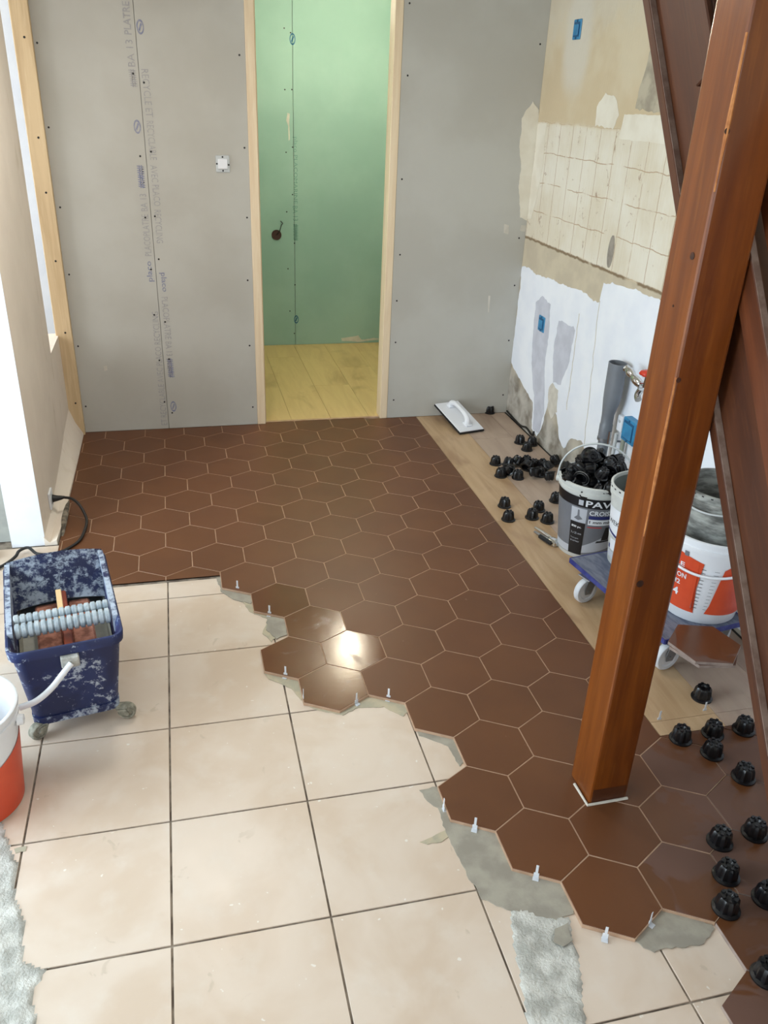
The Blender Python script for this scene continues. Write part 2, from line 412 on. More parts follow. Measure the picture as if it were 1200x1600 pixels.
class Cone:
    """bucket wall for curved labels: radius r0 at z0, r1 at z1; phi=0 faces ang0"""
    def __init__(s, r0, z0, r1, z1, ang0, k=1): s.r0, s.z0, s.r1, s.z1, s.a, s.k = r0, z0, r1, z1, ang0, k
    def p(s, phi, z, off=.0008):
        z = z*s.k
        r = s.r0+(s.r1-s.r0)*(z-s.z0)/(s.z1-s.z0)+off; a = s.a+math.radians(phi); return Vector((r*math.cos(a), r*math.sin(a), z))
    def patch(s, name, poly, mt, parent, off=.0006, step=4):
        bm = bmesh.new(); lo = min(p[0] for p in poly); hi = max(p[0] for p in poly); x = lo
        while x < hi-1e-6:
            q = clip(clip(list(poly), -1, 0, -x), 1, 0, min(x+step, hi))
            if len(q) > 2:
                try: bm.faces.new([bm.verts.new(s.p(a, z, off)) for a, z in q])
                except ValueError: pass
            x += step
        return ob(name, bm, mt, parent)
    def rect(s, name, a0, a1, z0, z1, mt, parent, off=.0006): return s.patch(name, [(a0, z0), (a1, z0), (a1, z1), (a0, z1)], mt, parent, off)
    def text(s, txt, a0, a1, z0, z1, mt, parent, off=.0014, bold=0, name='printed_text'):
        bm = fit_text(txt, 1, 1, bold)
        for v in bm.verts: v.co = s.p(a0+(a1-a0)*v.co.x, z0+(z1-z0)*v.co.y, off)
        return ob(name, bm, mt, parent)
def bucket_body(r0, r1, h, t=.003, n=48):
    """hollow tapered bucket with foot ring and rolled lip"""
    return lathe([(r0-.004, .0), (r0, .004), (r0+(r1-r0)*.5, h*.5), (r1-.002, h-.045), (r1+.003, h-.043), (r1+.004, h-.03), (r1, h-.028), (r1, h-.014), (r1+.006, h-.012), (r1+.006, h-.002), (r1+.003, h),
                  (r1-.003, h), (r1-.005, h-.01), (r1-.006, h-.04), (r0+(r1-r0)*.5-t, h*.5), (r0-t-.003, .012)], n)

# ================================================================== SETTING
WY = 4.72; WX = 2.01; CZ = 2.5
floor = struct('floor'); 
ob('screed', box_bm(-2.65, WX+.1, -1.6, 6.6, -.12, -.0165), MT['oldgrout'], floor)
ceiling = tag(ob('ceiling', box_bm(-2.65, WX+.1, -1.6, 6.6, CZ, CZ+.1), MT['ceil']), kind='structure')

# hexagon tiles ----------------------------------------------------
HW = .2195; HS = HW/math.sqrt(3); HX, HY = .7473, 1.6325; J = .0036
def hexpts(cx, cy, g=J/2):
    s = HS-g*2/math.sqrt(3); return [(cx+s*math.sin(a), cy+s*math.cos(a)) for a in [-PI/3*i for i in range(6)]]
minc = {8: -99, 7: -99, 6: -2, 5: -1.5, 4: -2, 3: -1.5, 2: 0, 1: .5, 0: 0, -1: .5, -2: 1, -3: 2.5, -4: 2, -5: 2.5, -6: 3, -7: 3.5, -8: 4}
WET = {(-1.0, 4), (-1.5, 3), (-1.5, 5), (-2.0, 4), (-2, 6)}
NOGROUT = {(3.5, -1), (3, -2), (4.5, -1), (4, -2), (2.5, -3), (3.5, -3), (2, -4), (3, -4), (3.5, -1), (4.5, 1), (3.5, 1), (4, 0), (5, 0), (5, -2), (4.5, -3), (4, -4)}
DUSTY = NOGROUT | {(3, 0), (2.5, -1), (2, -2)}
hexmesh = {}
groutbm = bmesh.new()
for j in range(-6, 17):
    for i in range(-9, 8):
        c = i+.5*(j & 1); cx, cy = HX+c*HW, HY+1.5*HS*j
        if c < minc.get(j, -99) or cx < -.75 or cx > 2.1 or cy < .35: continue
        if j <= -3 and c > 5: continue
        def shape(g):
            p = hexpts(cx, cy, g); full = True
            def cl(p, a, b, cc):
                if all(a*x+b*y <= cc+1e-9 for x, y in p): return p, True
                return clip(p, a, b, cc), False
            lims = [(-1, 0, .58), (1, 0, WX-.004)]
            if cx > .35 and cx < 1.17 and j >= 15: lims.append((0, 1, WY+.025))
            else: lims.append((0, 1, WY-.003))
            if cx < .10 and j == 7: lims.append((0, -1, -3.0))
            if cx < 1.42 and cy > 1.70: lims.append((1, 0, 1.4045))
            if cx >= 1.42: lims.append((0, 1, 1.762))
            for l in lims:
                if len(p) < 3: return None, False
                p, f = cl(p, *l); full &= f
            return (p, full) if len(p) >= 3 else (None, False)
        p, full = shape(J/2)
        if not p: continue
        ar = abs(sum(p[k][0]*p[(k+1) % len(p)][1]-p[(k+1) % len(p)][0]*p[k][1] for k in range(len(p))))/2
        if ar < 2e-4: continue
        key = (c, j); mt = 'hexwet' if key in WET else 'hexdust' if key in DUSTY else 'hex'
        if full:
            if mt not in hexmesh:
                t = ob('hexagon_tile', prism([(x-cx, y-cy) for x, y in p], -.0115, 0, .0008), [MT[mt], MT['tile_edge']], floor, (cx, cy, 0))
                for f in t.data.polygons:
                    if abs(f.normal.z) < .3: f.material_index = 1
                hexmesh[mt] = t.data
            else: ob('hexagon_tile', hexmesh[mt], None, floor, (cx, cy, .0012 if key == (-1.5, 3) else 0), (-.017, 0, 0) if key == (-1.5, 3) else None)
        else: ob('hexagon_tile', prism(p, -.0115, 0, .0006), MT[mt], floor)
        if key not in NOGROUT:
            g, _ = shape(-.0001)
            if g: prism(g, -.0119, -.0012, 0, groutbm)
ob('grout', groutbm, MT['grout'], floor)

# old square tiles ---------------------------------------------------
GX = [-2.41+.382*k+.0 for k in range(0, 12)]; GX = [-.5045+.3812*k for k in range(-5, 7)]
GY = [.963+.3825*k for k in range(-6, 8)]
for a in range(len(GX)-1):
    for b in range(len(GY)-1):
        x0, x1, y0, y1 = GX[a]+.0028, GX[a+1]-.0028, GY[b]+.0028, GY[b+1]-.0028
        y1 = min(y1, 2.998 if x0 > -.62 else 3.39)
        if y1-y0 < .05: continue
        ob('square_tile', prism([(x0, y0), (x1, y0), (x1, y1), (x0, y1)], -.0165, -.0123, .001), MT['old'], floor)
# wood-look planks to the right and in the back room
PX = [1.407, 1.648, 1.891, WX]
cuts = {0: [1.765, 1.829, 3.277, WY], 1: [1.765, 1.829, 3.0, 4.3, WY], 2: [1.765, 2.6, 3.9, WY]}
for a in range(3):
    ys = cuts[a]
    for y0, y1 in zip(ys, ys[1:]):
        ob('plank', prism([(PX[a], y0), (PX[a+1]-.0015, y0), (PX[a+1]-.0015, y1-.0015), (PX[a], y1-.0015)], -.012, -.0006, .0005), MT['plank'] if a == 0 else MT['plankg'], floor)
for k, x0 in enumerate([.14, .383, .626, .869, 1.112, 1.355, 1.598]):
    ys = [4.748, 5.3+(k*37 % 11)*.1, 6.44]
    for y0, y1 in zip(ys, ys[1:]):
        ob('plank', prism([(x0, y0), (x0+.2415, y0), (x0+.2415, y1-.0015), (x0, y1-.0015)], -.012, 0, .0006), MT['planky'], floor)

# mortar, smears, rough strips on the old tiles ----------------------
fp = floor_patch
fp('mortar', [(338, 898), (352, 906), (395, 930), (392, 944), (368, 938), (345, 925)], MT['cement'], floor, t=.003, seed=3)
fp('mortar', [(375, 938), (396, 945), (400, 958), (446, 967), (440, 992), (424, 1004), (410, 990), (418, 968), (390, 956)], MT['cementthin'], floor, t=.002, seed=4)
fp('mortar', [(418, 965), (446, 967), (449, 993), (432, 1000), (415, 985)], MT['cement'], floor, t=.004, seed=5)
fp('mortar', [(412, 1052), (440, 1056), (470, 1064), (477, 1085), (470, 1095), (455, 1076), (420, 1062)], MT['cementthin'], floor, t=.002, amp=.004, seed=6)
fp('mortar', [(475, 1100), (535, 1110), (575, 1090), (636, 1096), (640, 1112), (630, 1120), (600, 1104), (560, 1106), (536, 1118), (490, 1108)], MT['cementthin'], floor, t=.002, seed=7)
fp('mortar', [(650, 1138), (708, 1150), (726, 1190), (718, 1198), (700, 1166), (655, 1150)], MT['cement'], floor, t=.002, amp=.004, seed=8)
fp('mortar', [(655, 1235), (690, 1228), (706, 1288), (735, 1300), (738, 1380), (712, 1330), (690, 1290), (684, 1262), (668, 1252)], MT['cement'], floor, t=.0024, seed=9)
fp('mortar', [(656, 1316), (700, 1296), (706, 1304), (690, 1316), (668, 1320)], MT['cementthin'], floor, t=.0018, amp=.003, seed=10)
fp('mortar', [(704, 1286), (772, 1298), (800, 1358), (876, 1376), (896, 1428), (870, 1440), (800, 1424), (752, 1406), (736, 1378), (720, 1330)], MT['cement'], floor, t=.003, seed=11)
fp('mortar', [(990, 1470), (1034, 1424), (1112, 1446), (1116, 1452), (1100, 1476), (1050, 1484), (1022, 1490), (1004, 1482)], MT['cement'], floor, t=.003, seed=12)
def rough_patch(px, seed, t=.006, mt='rough'):
    pts = ragged([fl(x, y, -.012).to_2d() for x, y in px], .006, .012, seed)
    xs = [p.x for p in pts]; ys = [p.y for p in pts]; st = .007; bm = bmesh.new(); V = {}
    def inside(x, y):
        c = False; n = len(pts)
        for i in range(n):
            a, b = pts[i], pts[i-1]
            if (a.y > y) != (b.y > y) and x < (b.x-a.x)*(y-a.y)/(b.y-a.y)+a.x: c = not c
        return c
    nx = int((max(xs)-min(xs))/st)+1; ny = int((max(ys)-min(ys))/st)+1; x0 = min(xs); y0 = min(ys)
    def vert(i, j, lowv=False):
        if (i, j) not in V:
            x, y = x0+i*st, y0+j*st; h = noise.fractal(Vector((x*26, y*26, seed)), 1, 2, 4)*.5+.5
            V[(i, j)] = bm.verts.new((x, y, -.012+t*max(.05, min(1, h))))
        return V[(i, j)]
    cells = {(i, j) for i in range(nx) for j in range(ny) if inside(x0+(i+.5)*st, y0+(j+.5)*st)}
    for i, j in cells: bm.faces.new((vert(i, j), vert(i+1, j), vert(i+1, j+1), vert(i, j+1)))
    for v in bm.verts:
        if any(len(e.link_faces) == 1 for e in v.link_edges): v.co.z = -.0125
    return ob('rough_mortar', bm, MT[mt], floor, smooth=3.1)
MT['rough'] = basic('scraped_grey_mortar', (212, 211, 204), (172, 171, 164), 22, .95, bump=1, bscale=170, d=.004)
rough_patch([(798, 1418), (846, 1426), (890, 1432), (896, 1475), (910, 1520), (922, 1640), (830, 1640), (812, 1540), (800, 1470)], 21)
fp('mortar', [(866, 1452), (888, 1442), (896, 1470), (880, 1480), (864, 1472)], MT['cement'], floor, z0=-.006, t=.002, seed=13)
rough_patch([(-160, 1240), (-20, 1262), (5, 1288), (18, 1325), (32, 1350), (22, 1400), (38, 1440), (36, 1500), (70, 1512), (84, 1500), (66, 1536), (50, 1560), (66, 1640), (-200, 1640)], 22, .008)
fp('mortar', [(22, 1326), (42, 1322), (40, 1330), (24, 1334)], MT['cementthin'], floor, seed=14)
ob('joint_filler', box_bm(-.50, .09, 2.9965, 3.004, -.0165, -.006), MT['oldgrout'], floor)

# back wall: plasterboard sheets -------------------------------------
wb = struct('wall_back')
def sheet(x0, x1, y=WY, par=wb, mt='board', z0=.0, name='plasterboard', t=.0125):
    return ob(name, box_bm(x0, x1, y, y+t, z0, CZ, .001), MT[mt], par)
b1 = sheet(-.66, -.1065); b2 = sheet(-.1035, .414); b3 = sheet(1.216, WX+.0)
rs = [b.parent and b for b in (b1, b2, b3)]
def screw(px, py, par, y=WY): 
    p = on(px, py, (0, 1, 0), y); disc('screw', (p.x, y-.0002, p.z), (0, -1, 0), .0052, .0006, MT['screw'], par, 8)
for q in [(58, 67), (76, 199), (94, 324), (108, 429), (122, 541), (134, 635), (208, 115), (219, 244), (227, 340), (236, 421), (241, 492), (249, 563), (257, 628)]: screw(*q, b1)
for q in [(225, 129), (236, 237), (242, 338), (248, 405), (258, 503), (264, 561), (269, 645), (374, 86), (382, 231), (386, 340), (387, 438), (390, 540), (395, 636)]: screw(*q, b2)
for q in [(640, 5), (637, 118), (628, 280), (625, 398), (620, 470), (618, 535), (615, 625), (844, 69), (811, 372), (804, 446), (795, 532), (786, 617)]: screw(*q, b3)
for k in range(6): pass
# partition body, studs and door jambs
pt = struct('wall_partition')
ob('stud_wall', box_bm(-.66, .4135, WY+.0127, WY+.1), MT['board'], pt) if 0 else None
ob('stud_wall', box_bm(-.66, .4135, WY+.0127, WY+.1, 0, CZ), MT['board'], pt)
ob('stud_wall', box_bm(1.2165, WX, WY+.0127, WY+.1, 0, CZ), MT['board'], pt)
ob('stud_wall', box_bm(.4135, 1.2165, WY+.0127, WY+.1, 2.36, CZ), MT['board'], pt)
def stud(name, label, x0, x1, y0, y1, z1, mt, z0=0):
    o = thing(name, label, 'timber', ((x0+x1)/2, (y0+y1)/2, z0)); w, d = (x1-x0)/2, (y1-y0)/2
    ob('stud', box_bm(-w, w, -d, d, 0, z1, .002), MT[mt], o); return o
s1 = stud('door_jamb_timber', 'pale pine stud forming the left side of the doorway', .4145, .462, WY-.004, WY+.1, 2.36, 'pinel')
s2 = stud('door_jamb_timber', 'pale pine stud forming the right side of the doorway', 1.172, 1.2155, WY-.004, WY+.1, 2.36, 'pinel')
tr = thing('door_jamb_timber', 'pine strip pinned inside the left doorway stud, seen as a thin edge', 'timber', (.465, WY+.05, 0)); ob('strip', box_bm(-.003, .003, -.03, .045, 0, 2.36), MT['pinel'], tr)
th = thing('threshold_strip', 'pale joint strip between brown hexagons and honey planks in the doorway', 'threshold', (.817, WY+.028, 0)); ob('strip', box_bm(-.355, .355, -.003, .016, -.012, .001), MT['grout'], th)
# stud against the left wall
sl = thing('wall_stud', 'pale pine stud with black screws in the left corner of the room', 'timber', (-.6125, WY-.02, 0))
ob('stud', box_bm(-.041, .041, -.019, .019, -.002, CZ, .002), MT['pine'], sl)
for q in [(38, 58), (60, 215), (72, 301), (87, 408), (102, 520), (118, 630)]:
    p = on(*q, (0, 1, 0), WY-.039); disc('screw', (p.x+.6125, -.0192, p.z), (0, -1, 0), .0055, .0006, MT['screw'], sl, 8)
# print on the sheets
def wall_text(s, pa, pb, h, par, mt='ink', y=WY, bold=0):
    """text from pixel pa to pixel pb (reading direction) on the plane y"""
    A = on(*pa, (0, 1, 0), y); B = on(*pb, (0, 1, 0), y); d = (B-A); L = d.length; d.normalize(); up = Vector((-d.z, 0, d.x))
    bm = fit_text(s, L, h, bold)
    for v in bm.verts: x, q = v.co.x, v.co.y; c = A+d*x+up*(q-h/2); v.co = Vector((c.x, y-.0006, c.z))
    return ob('printed_text', bm, MT[mt], par)
def oval(px, py, par, mt='inkb', y=WY, sx=.017, sz=.032):
    p = on(px, py, (0, 1, 0), y); bm = bmesh.new()
    n = 24; A = [bm.verts.new((p.x+sx*math.cos(2*PI*i/n), y-.0006, p.z+sz*math.sin(2*PI*i/n))) for i in range(n)]
    B = [bm.verts.new((p.x+sx*.72*math.cos(2*PI*i/n), y-.0006, p.z+sz*.72*math.sin(2*PI*i/n))) for i in range(n)]
    for i in range(n): bm.faces.new((A[i], A[(i+1) % n], B[(i+1) % n], B[i]))
    v = [bm.verts.new((p.x+a*sx, y-.0006, p.z+b*sz)) for a, b in ((-.55, -.35), (-.2, -.6), (.55, .35), (.2, .6))]; bm.faces.new(v)
    return ob('printed_logo', bm, MT[mt], par)
H = .034
wall_text('ET RECYCLABLE AVEC PLACO RECYCLING', (257, 664), (242, 487), H, b1)
wall_text('placo', (236, 440), (233, 408), H*1.1, b1, 'inkb', bold=.01); wall_text('PLACOPLATRE', (232, 400), (226, 335), H, b1); wall_text('BA 13', (226, 330), (223, 303), H, b1)
wall_text('#####', (222, 294), (219, 258), H, b1, 'inkb', bold=.03)
oval(214.5, 198, b1); wall_text('####', (210, 136), (206, 108), H, b1, bold=.02); wall_text('BA 13', (206, 104), (201, 62), H, b1); wall_text('PLATRE', (200, 54), (196, 2), H, b1, bold=.02)
oval(219, 42, b2)
wall_text('RECYCLE ET', (226, 108), (234, 183), H, b2); wall_text('RECYCLABLE', (234, 189), (240, 250), H, b2); wall_text('AVEC PLACO', (240, 258), (246, 322), H, b2); wall_text('RECYCLING', (246, 328), (250, 380), H, b2)
wall_text('placo', (254, 426), (257, 456), H*1.1, b2, 'inkb', bold=.01); wall_text('PLACOPLATRE', (257, 464), (263, 530), H, b2); wall_text('BA 13', (263, 534), (265, 556), H, b2); wall_text('#####', (265, 560), (268, 590), H, b2, 'inkb', bold=.03)
oval(271, 635, b2)
# filler smears at the right corner of the sheet and scuffs
def back_patch(px, mt, par, t=.0012, amp=.005, seed=1, y=WY):
    pts = [Vector((on(a, b, (0, 1, 0), y).x, on(a, b, (0, 1, 0), y).z)) for a, b in px]
    bm = prism(ragged(pts, amp, .012, seed), .0001, t); xf(bm, Matrix(((1, 0, 0, 0), (0, 0, -1, y), (0, 1, 0, 0), (0, 0, 0, 1))))
    return ob('filler_smear', bm, MT[mt], par)
back_patch([(833, 158), (842, 172), (838, 230), (829, 300), (824, 345), (812, 340), (810, 290), (814, 260), (812, 225), (815, 185), (822, 172)], 'cream', b3, .003, seed=31)
back_patch([(814, 352), (822, 352), (820, 362), (812, 360)], 'fillw', b3, seed=32)
back_patch([(788, 350), (795, 352), (794, 366), (787, 364)], 'fillw', b3, seed=33)
back_patch([(763, 462), (766, 462), (764, 488), (762, 488)], 'fillw', b3, amp=.001, seed=34)
back_patch([(162, 572), (167, 571), (168, 578), (163, 580)], 'fillw', b1, amp=.002, seed=35)
# light switch
sw = thing('light_switch', 'square white light switch without its frame, on the grey wall left of the doorway', 'switch', on(348, 256, (0, 1, 0), WY))
ob('mounting_plate', box_bm(-.036, .036, -.004, -.0002, -.041, .041, .003), MT['plastic_g'], sw)
ob('rocker', box_bm(-.024, .024, -.012, -.004, -.024, .024, .003, 2), MT['plastic_w'], sw)
for a, b in ((-.030, 0), (.030, -.004), (0, .033), (0, -.033)): disc('fixing_hole', (a, -.0041, b), (0, -1, 0), .0045, .0006, MT['screw'], sw, 10)

# back room ----------------------------------------------------------
GY_ = 6.44
wg = struct('wall_back_room')
g1 = ob('green_plasterboard', box_bm(.12, .884, GY_, GY_+.0125, .0, CZ, .0008), MT['green'], wg)
g2 = ob('green_plasterboard', box_bm(.887, 1.80, GY_, GY_+.0125, .0, CZ, .0008), MT['green'], wg)
ob('side_wall', box_bm(.02, .12, WY+.1, GY_+.1, -.01, CZ), MT['green'], wg)
ob('side_wall', box_bm(1.80, 1.9, WY+.1, GY_+.1, -.01, CZ), MT['green'], wg)
ob('backing', box_bm(.02, 1.9, GY_+.0127, GY_+.1, -.01, CZ), MT['board'], wg)
for q in [(444, 44), (445, 140), (447, 238), (448, 331), (450, 420), (453, 486)]: screw(*q, g1, GY_)
for q in [(454, 51), (456, 140), (457, 230), (457, 304), (460, 380), (461, 445), (460, 521)]: screw(*q, g2, GY_)
wall_text('placo PLACOMARINE', (461, 214), (461, 318), .036, g2, 'inkg', GY_); wall_text('BA 13', (461, 322), (462, 345), .036, g2, 'inkg', GY_); wall_text('#####', (462, 350), (462, 376), .036, g2, 'inkg', GY_, .03)
oval(457, 61, g2, 'inkgb', GY_, .02, .036); oval(463, 499, g2, 'inkgb', GY_, .018, .032)
back_patch([(449, 176), (453, 178), (452, 190), (453, 218), (451, 220), (450, 196), (447, 188)], 'fillw', g1, amp=.002, seed=41, y=GY_)
back_patch([(533, 528), (560, 524), (565, 531), (585, 528), (593, 530), (560, 534), (534, 533)], 'fillw', g2, amp=.003, seed=42, y=GY_)
jb = thing('wall_box_hole', 'round brown hole with a loose wire in the green wall', 'outlet', on(432, 367, (0, 1, 0), GY_))
ob('hole', xf(lathe([(.037, 0), (.037, .004), (.031, .004), (.029, .001)], 24), Matrix.Rotation(PI/2, 4, 'X')), MT['skin_wire'], jb)
ob('wire', tube([(.0, -.004, 0), (.02, -.03, .03), (.035, -.02, .07), (.045, -.012, .085), (.03, -.01, .10)], .003, 6), MT['screw'], jb)
lampo = thing('ceiling_lamp', 'warm bulb under the ceiling of the green room behind the doorway', 'lamp', (1.170, 5.50, CZ))
ob('socket', xf(lathe([(.03, 0), (.03, -.03), (.018, -.05), (.018, -.08)], 20), Matrix()), MT['plastic_w'], lampo)
em = M('bulb_glow'); em.b.inputs['Emission Color'].default_value = (1, .86, .58, 1); em.b.inputs['Emission Strength'].default_value = 110
ob('bulb', lathe([(.012, -.08), (.03, -.10), (.042, -.125), (.040, -.15), (.022, -.172), (.004, -.177)], 20), em.m, lampo, smooth=1)
pl = bpy.data.lights.new('bulb_light', 'POINT'); pl.energy = 25; pl.color = (1, .91, .74); pl.shadow_soft_size = .09
po = bpy.data.objects.new('bulb_light', pl); COL.objects.link(po); po.location = (1.170, 5.50, CZ-.235)

# right wall ----------------------------------------------------------
wr = struct('wall_right')
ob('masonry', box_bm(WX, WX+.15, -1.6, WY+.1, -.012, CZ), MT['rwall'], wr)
wp = wall_patch
wp('paint_patch', [(4.715, .915), (4.60, .93), (4.50, .91), (4.38, .925), (4.0, .94), (3.715, .935), (3.70, 1.03), (3.62, 1.055), (3.3, 1.06), (2.9, 1.07), (.5, 1.08), (.5, .02), (3.35, .03), (3.46, .04), (3.55, .12), (3.68, .22), (3.80, .18), (3.86, .10), (3.93, .13), (4.00, .24), (4.12, .30), (4.17, .12), (4.22, .03), (4.30, .05), (4.33, .2), (4.45, .24), (4.60, .29), (4.715, .33)], MT['white'], wr, t=.0016, amp=.010, seed=51)
wp('filler_patch', [(4.46, .77), (4.38, .82), (4.26, .80), (4.24, .60), (4.22, .40), (4.16, .20), (4.20, .06), (4.28, .05), (4.32, .25), (4.40, .40), (4.44, .58)], MT['filler'], wr, t=.0024, amp=.010, seed=52)
wp('filler_patch', [(4.13, .74), (4.05, .75), (3.93, .74), (3.95, .55), (4.0, .42), (4.10, .40), (4.14, .55)], MT['filler'], wr, t=.0022, amp=.012, seed=53)
wp('filler_patch', [(4.14, .36), (4.10, .40), (4.02, .38), (4.0, .26), (4.06, .20), (4.12, .24)], MT['fillw'], wr, t=.0022, amp=.012, seed=54)
wp('filler_patch', [(4.716, 1.69), (4.60, 1.70), (4.58, 1.50), (4.62, 1.30), (4.66, 1.20), (4.716, 1.19)], MT['cream'], wr, t=.002, amp=.008, seed=55)
wp('filler_patch', [(3.97, 1.71), (3.66, 1.70), (3.60, 1.62), (3.2, 1.62), (3.2, 1.76), (3.66, 1.77), (3.72, 1.90), (3.9, 1.88)], MT['fillw'], wr, t=.0018, amp=.012, seed=56) if 0 else None
wp('filler_patch', [(3.75, 1.765), (3.2, 1.775), (3.2, 1.665), (3.77, 1.665)], MT['cream'], wr, t=.0016, amp=.004, seed=57)
wp('filler_patch', [(3.68+.028*math.cos(k*PI/7), 1.18+.075*math.sin(k*PI/7)) for k in range(14)], MT['filler_d'], wr, t=.002, amp=.003, seed=58)
MT['stain'] = basic('grey_stained_plaster', (190, 180, 158), (158, 148, 130), 12, .9)
wp('filler_patch', [(3.66, 1.79), (3.64, 1.90), (3.60, 2.02), (3.50, 2.12), (3.3, 2.14), (3.3, 1.785)], MT['stain'], wr, t=.0010, amp=.014, seed=61)
wp('filler_patch', [(4.02, 1.705), (3.84, 1.70), (3.80, 1.76), (3.86, 1.83), (3.96, 1.85), (4.03, 1.79)], MT['cream'], wr, t=.0010, amp=.012, seed=62)
def wallbox(px, py, w, h, label, dp=0):
    p = on(px, py, (1, 0, 0), WX-dp); o = thing('socket_box', label, 'electrical box', (WX-dp, p.y, p.z))
    f = box_bm(-.006, dp, -w/2, w/2, -h/2, h/2, .003); ob('frame', f, MT['bluebox'], o)
    ob('recess', box_bm(-.0075, -.006, -w/2+.012, w/2-.012, -h/2+.012, h/2-.012), MT['blueboxd'], o)
    ob('cover', box_bm(-.012, -.0075, -w/2+.018, w/2-.018, -h/2+.018, h/2-.022, .002), MT['bluebox'], o)
    for s in (-1, 1): disc('lug', (-.006, 0, s*(h/2-.007)), (-1, 0, 0), .006, .003, MT['blueboxd'], o, 8)
    return o
wallbox(903, 46, .085, .088, 'blue plastic socket box high on the bare beige wall')
wallbox(847, 506, .085, .088, 'blue plastic socket box on the white patch left of the grey pipe')
wallbox(983, 674, .11, .11, 'blue plastic socket box right of the grey pipe, beside a white module', .035)
wm = on(971, 663, (1, 0, 0), WX-.02); o = thing('white_module', 'small white switch module on the wall beside the blue box near the pipe', 'switch', (WX, wm.y+.01, wm.z))
ob('body', box_bm(-.026, -.0016, -.022, .022, -.038, .038, .003), MT['plastic_w'], o); ob('lever', box_bm(-.030, -.026, -.008, .008, .006, .018, .001), MT['plastic_g'], o)
# crack lines and rail left in the wall
for q0, q1, rr in (((905, 490), (885, 640), .003), ((937, 470), (912, 700), .0025)):
    A = on(*q0, (1, 0, 0), WX-.002); B = on(*q1, (1, 0, 0), WX-.002); n = 14
    ob('crack', tube([A+(B-A)*(i/n)+Vector((0, random.uniform(-.006, .006), 0)) for i in range(n+1)], rr, 5, sm=0), MT['fillw'], wr)
A = on(822, 668, (1, 0, 0), WX-.004)
ob('crack', tube([on(792, 642, (1, 0, 0), WX-.004), on(812, 664, (1, 0, 0), WX-.006), A, on(831, 680, (1, 0, 0), WX-.012), on(834, 674, (1, 0, 0), WX-.008)], .006, 6), MT['screw'], wr)
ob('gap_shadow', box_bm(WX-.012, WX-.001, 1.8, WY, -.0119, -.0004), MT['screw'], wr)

# waste pipe
pp = thing('waste_pipe', 'grey plastic waste pipe with a widened open top, clamped to the white wall', 'pipe', (1.945, 3.345, 0))
def pring(cy, cx, r, z, ry=None, n=28): return [(cx+r*math.cos(2*PI*i/n), cy+(ry or r)*math.sin(2*PI*i/n), z) for i in range(n)]
ob('pipe', loft([pring(0, 0, .026, z) for z in (.0, .30, .44)]), MT['grey_pipe'], pp, smooth=1)
ob('coupling', loft([pring(0, 0, .030, .37), pring(0, 0, .031, .375), pring(0, 0, .031, .44), pring(0, 0, .029, .445), pring(0, 0, .029, .49), pring(-.010, 0, .038, .565, .046), pring(-.012, 0, .040, .60, .048), pring(-.012, 0, .041, .745, .049), pring(-.012, 0, .037, .745, .045), pring(-.012, 0, .036, .62, .044), pring(-.004, 0, .02, .50, .02)]), MT['grey_pipe'], pp, smooth=1)
ob('clamp', loft([pring(0, 0, .033, .362), pring(0, 0, .033, .374)]), MT['steel'], pp, smooth=1)
ob('clamp_stud', tube([(.03, -.04, .368), (.06, -.05, .368)], .005, 8), MT['steel'], pp); ob('clamp_bolt', tube([(.0, -.047, .36), (.0, -.047, .42)], .007, 8), MT['chrome'], pp)
p2 = thing('supply_pipe', 'thin pale supply pipe running up the wall behind the grey waste pipe', 'pipe', (1.965, 3.275, 0)); ob('pipe', tube([(0, 0, 0), (0, 0, .36), (0, -.003, .42)], .009, 10), MT['plastic_g'], p2)
p3 = thing('supply_pipe', 'grey green conduit behind the thin pale supply pipe', 'pipe', (1.985, 3.235, 0)); ob('pipe', tube([(0, 0, 0), (0, 0, .46), (.015, 0, .50)], .010, 10), basic('grey_green_conduit', (150, 154, 138), rough=.6), p3)
tp = thing('tap', 'chrome wall tap with a red handle beside the timber post', 'tap', (WX, 3.10, .70))
ob('body', tube([(0, -.02, .02), (-.03, -.02, .02), (-.06, -.02, .022), (-.095, -.015, .022)], .015, 12), MT['chrome'], tp, smooth=1)
ob('spout', tube([(-.085, -.02, .022), (-.09, .03, .035), (-.09, .075, .05), (-.09, .11, .056)], .013, 12, rr=lambda t: .014+.006*abs(math.sin(t*7))), MT['chrome'], tp, smooth=1)
ob('nozzle', tube([(-.075, -.01, .0), (-.080, .0, -.03), (-.085, -.02, -.045)], .015, 10), MT['chrome'], tp, smooth=1)
ob('handle', xf(lathe([(.006, 0), (.030, .004), (.034, .012), (.028, .022), (.006, .026)], 14, mod=lambda a, r, z: 1+.12*math.cos(5*a)), Matrix.Translation((-.085, -.055, .072))), MT['red'], tp, smooth=1)
ob('stem', tube([(-.085, -.045, .02), (-.085, -.053, .075)], .007, 8, sm=0), MT['chrome'], tp)

